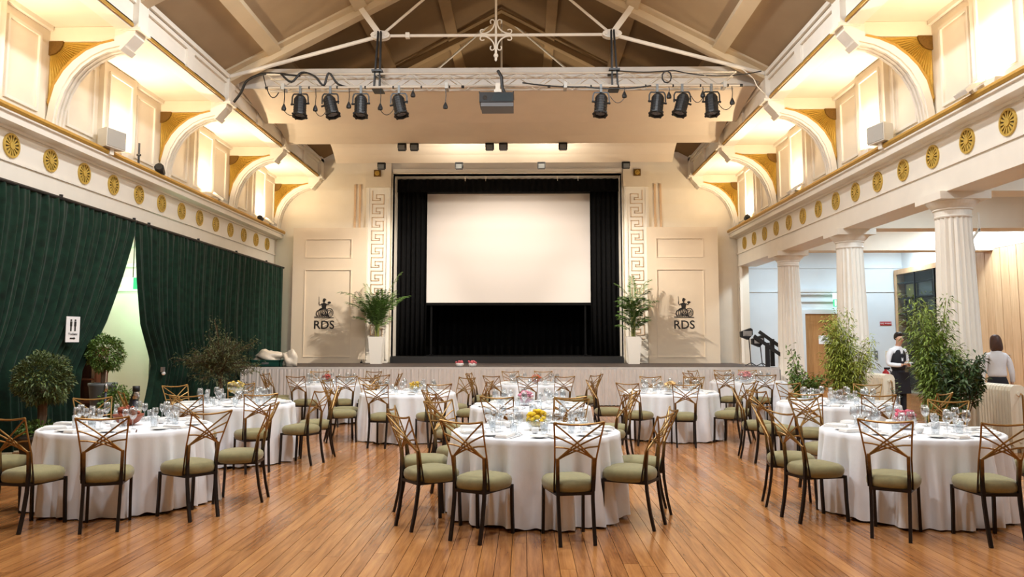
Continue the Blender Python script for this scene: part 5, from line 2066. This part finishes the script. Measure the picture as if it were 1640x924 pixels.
# ---------------------------------------------------------------- people
def skinned(name, chains, m, parent, sub=2):
    """chains: lists of (x,y,z,r) or (x,y,z,rx,ry); a chain may start from an existing point given as ('@', index)"""
    V, E_, RR = [], [], []
    idx = {}
    roots = []
    for ch in chains:
        prev = None
        for q, p in enumerate(ch):
            if isinstance(p, str):
                prev = idx[p]
                continue
            nm = None
            if isinstance(p[-1], str):
                nm = p[-1]
                p = p[:-1]
            V.append(p[:3])
            RR.append((p[3], p[4] if len(p) > 4 else p[3]))
            i = len(V) - 1
            if nm:
                idx[nm] = i
            if prev is not None:
                E_.append((prev, i))
            else:
                roots.append(i)
            prev = i
    me = bpy.data.meshes.new(name)
    me.from_pydata(V, E_, [])
    o = bpy.data.objects.new(name, me)
    C.objects.link(o)
    sk_ = o.modifiers.new('skin', 'SKIN')
    sk_.use_smooth_shade = True
    sd = me.skin_vertices[0].data if me.skin_vertices else None
    if sd is None:
        bpy.context.view_layer.objects.active = o
        sd = me.skin_vertices[0].data
    for i, r in enumerate(RR):
        sd[i].radius = r
        sd[i].use_root = i in roots
    s_ = o.modifiers.new('sub', 'SUBSURF')
    s_.levels = s_.render_levels = sub
    dg2 = bpy.context.evaluated_depsgraph_get()
    me2 = bpy.data.meshes.new_from_object(o.evaluated_get(dg2))
    bpy.data.objects.remove(o)
    me2.materials.clear()
    me2.materials.append(m)
    me2.shade_smooth()
    o = bpy.data.objects.new(name, me2)
    C.objects.link(o)
    if parent:
        o.parent = parent
    return o


def hand(chains, wrist, d, side_v, s=1.0, curl=.5, nrm=None):
    """palm plus five fingers rooted in the palm; d = pointing direction, side_v = toward the thumb"""
    w_ = Vector(wrist)
    d = Vector(d).normalized()
    sv = Vector(side_v).normalized()
    n_ = d.cross(sv).normalized()
    palm_ = w_ + d * .055 * s
    chains.append([tuple(w_) + (.024 * s,), tuple(palm_) + (.036 * s, .018 * s), tuple(w_ + d * .085 * s) + (.034 * s, .015 * s)])
    for k in range(4):
        off = sv * (.028 - .018 * k) * s
        L = (.070, .078, .073, .058)[k] * s
        b = w_ + d * .075 * s + off
        m1 = b + d * L * .5 + n_ * L * .12 * curl
        m2 = b + d * L * (.95 - .3 * curl) + n_ * L * .55 * curl
        chains.append([tuple(b) + (.0095 * s,), tuple(m1) + (.0088 * s,), tuple(m2) + (.0075 * s,)])
    b = w_ + d * .03 * s + sv * .025 * s
    chains.append([tuple(b) + (.012 * s,), tuple(b + (d * .5 + sv * .8) * .035 * s) + (.011 * s,), tuple(b + (d * .9 + sv * .75) * .058 * s + n_ * .012) + (.0085 * s,)])


# waiter, facing the camera, head bowed over what he holds
wt = thing('person', 'person in black waistcoat and white shirt, head bowed, beside the extinguishers', 'person', (8.12, 17.25, 0), R(14))
ch = [[(0, 0, .97, .095, .07, 'pel'), (0, 0, 1.12, .09, .065), (0, -.01, 1.28, .10, .07), (0, 0, 1.42, .09, .065, 'chest'), (0, 0, 1.50, .065, .06), (0, -.03, 1.56, .055), (0, -.06, 1.615, .062), (0, -.085, 1.69, .082, .095), (0, -.065, 1.76, .072, .085)]]
for s in (-1, 1):
    ch.append(['chest', (s * .14, .0, 1.44, .045), (s * .195, .01, 1.40, .045), (s * .235, .02, 1.15, .042), (s * .12, -.20, 1.13, .034), (s * .075, -.25, 1.15, .027)])
    ch.append(['pel', (s * .09, 0, .90, .08), (s * .095, .0, .52, .055), (s * .10, .02, .12, .042), (s * .10, -.02, .05, .04), (s * .105, -.14, .035, .036, .025)])
    hand(ch, (s * .075, -.25, 1.15), (-s * .6, -.6, .1), (0, -.2, 1), 1.0, .7)
# nose and ears
ch.append([(0, -.165, 1.70, .012), (0, -.185, 1.675, .014)])
for s in (-1, 1):
    ch.append([(s * .078, -.07, 1.70, .012), (s * .088, -.06, 1.715, .014)])
skinned('body', ch, skin_m, wt)
W = [[(0, 0, .98, .17, .14), (0, 0, 1.12, .17, .135), (0, -.01, 1.28, .19, .15), (0, -.01, 1.40, .185, .14), (0, -.005, 1.48, .13, .11)]]
skinned('waistcoat', W, suit, wt)
S_ = [[(0, 0, 1.30, .13, .10), (0, 0, 1.43, .10, .075, 'yoke'), (0, -.012, 1.51, .085, .08), (0, -.022, 1.565, .068, .07)]]
for s in (-1, 1):
    S_.append(['yoke', (s * .15, .0, 1.435, .072), (s * .205, .01, 1.37, .066), (s * .24, .02, 1.15, .056), (s * .13, -.185, 1.13, .047), (s * .09, -.235, 1.145, .042)])
skinned('shirt', S_, shirt, wt)
MB().prism([(-.03, 1.50), (.03, 1.50), (.018, 1.22), (-.018, 1.22)], lambda u, z: (u, -.128 + (1.5 - z) * -.06, z), lambda u, z: (u, -.10, z)).build('shirt_front', shirt, wt)
T_ = [[(0, 0, 1.08, .125, .10), (0, 0, .98, .15, .125), (0, 0, .90, .15, .125, 'pel')]]
for s in (-1, 1):
    T_.append(['pel', (s * .09, 0, .80, .105), (s * .095, 0, .52, .078), (s * .10, .015, .10, .062)])
skinned('trousers', T_, suit, wt)
MB().prism([(-.17, .98), (.17, .98), (.20, .52), (-.20, .52)], lambda u, z: (u, -.125, z), lambda u, z: (u, -.118, z)).build('apron', suit, wt)
Sh = [[(s * .10, .03, .05, .048), (s * .102, -.06, .045, .05, .04), (s * .105, -.17, .035, .04, .03)] for s in (-1, 1)]
skinned('shoes', Sh, blackpaint, wt)
hr = [[(0, -.02, 1.66, .085, .055), (0, -.018, 1.73, .095, .08), (0, -.04, 1.795, .09, .085), (0, -.09, 1.815, .075, .05), (0, -.125, 1.79, .05, .025)]]
skinned('hair', hr, hairk, wt)
for s in (-1, 1):
    MB().sphere((s * .032, -.158, 1.715), .010, 8, 6).build('eye', hairk, wt)
MB().box(-.024, .024, -.166, -.15, 1.640, 1.648).build('mouth', mat('lip', (150, 84, 76), .5), wt)
t = tag(MB().box(-.07, .07, -.05, .05, -.012, .012).build('order_pad', paper, None, loc=(8.20, 16.93, 1.19)), 'small white pad held by the person in the black waistcoat', 'pad')

# woman seen from behind, white jacket
wm = thing('person', 'person with brown bobbed hair and white jacket, back turned, beyond the radiator', 'person', (7.90, 13.3, 0), R(172))
ch = [[(0, 0, .95, .095, .075, 'pel'), (0, 0, 1.09, .08, .06), (0, -.01, 1.25, .09, .065), (0, 0, 1.38, .085, .06, 'chest'), (0, .005, 1.46, .055), (0, -.01, 1.53, .046), (0, -.03, 1.57, .056), (0, -.045, 1.64, .078, .09), (0, -.03, 1.70, .07, .082)]]
for s in (-1, 1):
    ch.append(['chest', (s * .12, .0, 1.40, .04), (s * .17, .01, 1.37, .04), (s * .215, .02, 1.12, .036), (s * .235, -.03, .92, .029), (s * .238, -.04, .89, .024)])
    ch.append(['pel', (s * .09, 0, .88, .08), (s * .09, 0, .50, .055), (s * .085, .02, .12, .038), (s * .085, -.02, .06, .036), (s * .09, -.13, .04, .032, .022)])
    hand(ch, (s * .238, -.04, .89), (0, -.15, -1), (-s * .3, -1, 0), .92, .55)
ch.append([(0, -.135, 1.645, .011), (0, -.152, 1.625, .012)])
skinned('body', ch, skin_m, wm)
J = [[(0, 0, 1.02, .17, .14), (0, 0, 1.10, .155, .125), (0, -.005, 1.25, .145, .118), (0, 0, 1.36, .14, .10, 'chest'), (0, .005, 1.455, .085, .08), (0, .0, 1.50, .07, .07)]]
for s in (-1, 1):
    J.append(['chest', (s * .13, .0, 1.39, .062), (s * .18, .01, 1.33, .056), (s * .222, .02, 1.12, .046), (s * .24, -.025, .94, .038)])
skinned('jacket', J, jacket, wm)
T_ = [[(0, 0, 1.12, .12, .10), (0, 0, 1.0, .155, .13), (0, 0, .90, .155, .13, 'pel')]]
for s in (-1, 1):
    T_.append(['pel', (s * .09, 0, .80, .105), (s * .09, 0, .5, .075), (s * .088, .015, .10, .055)])
skinned('trousers', T_, suit, wm)
Sh = [[(s * .085, .035, .05, .042), (s * .088, -.06, .04, .042, .034), (s * .09, -.16, .03, .034, .024)] for s in (-1, 1)]
skinned('shoes', Sh, blackpaint, wm)
hr = [[(0, .035, 1.45, .105, .045), (0, .03, 1.54, .112, .07), (0, .015, 1.62, .100, .09), (0, .0, 1.69, .09, .09), (0, -.015, 1.75, .055, .06)]]
skinned('hair', hr, hairb, wm)
for s in (-1, 1):
    MB().sphere((s * .03, -.118, 1.66), .009, 8, 6).build('eye', hairk, wm)
MB().box(-.022, .022, -.128, -.115, 1.585, 1.593).build('mouth', MATS['lip'], wm)
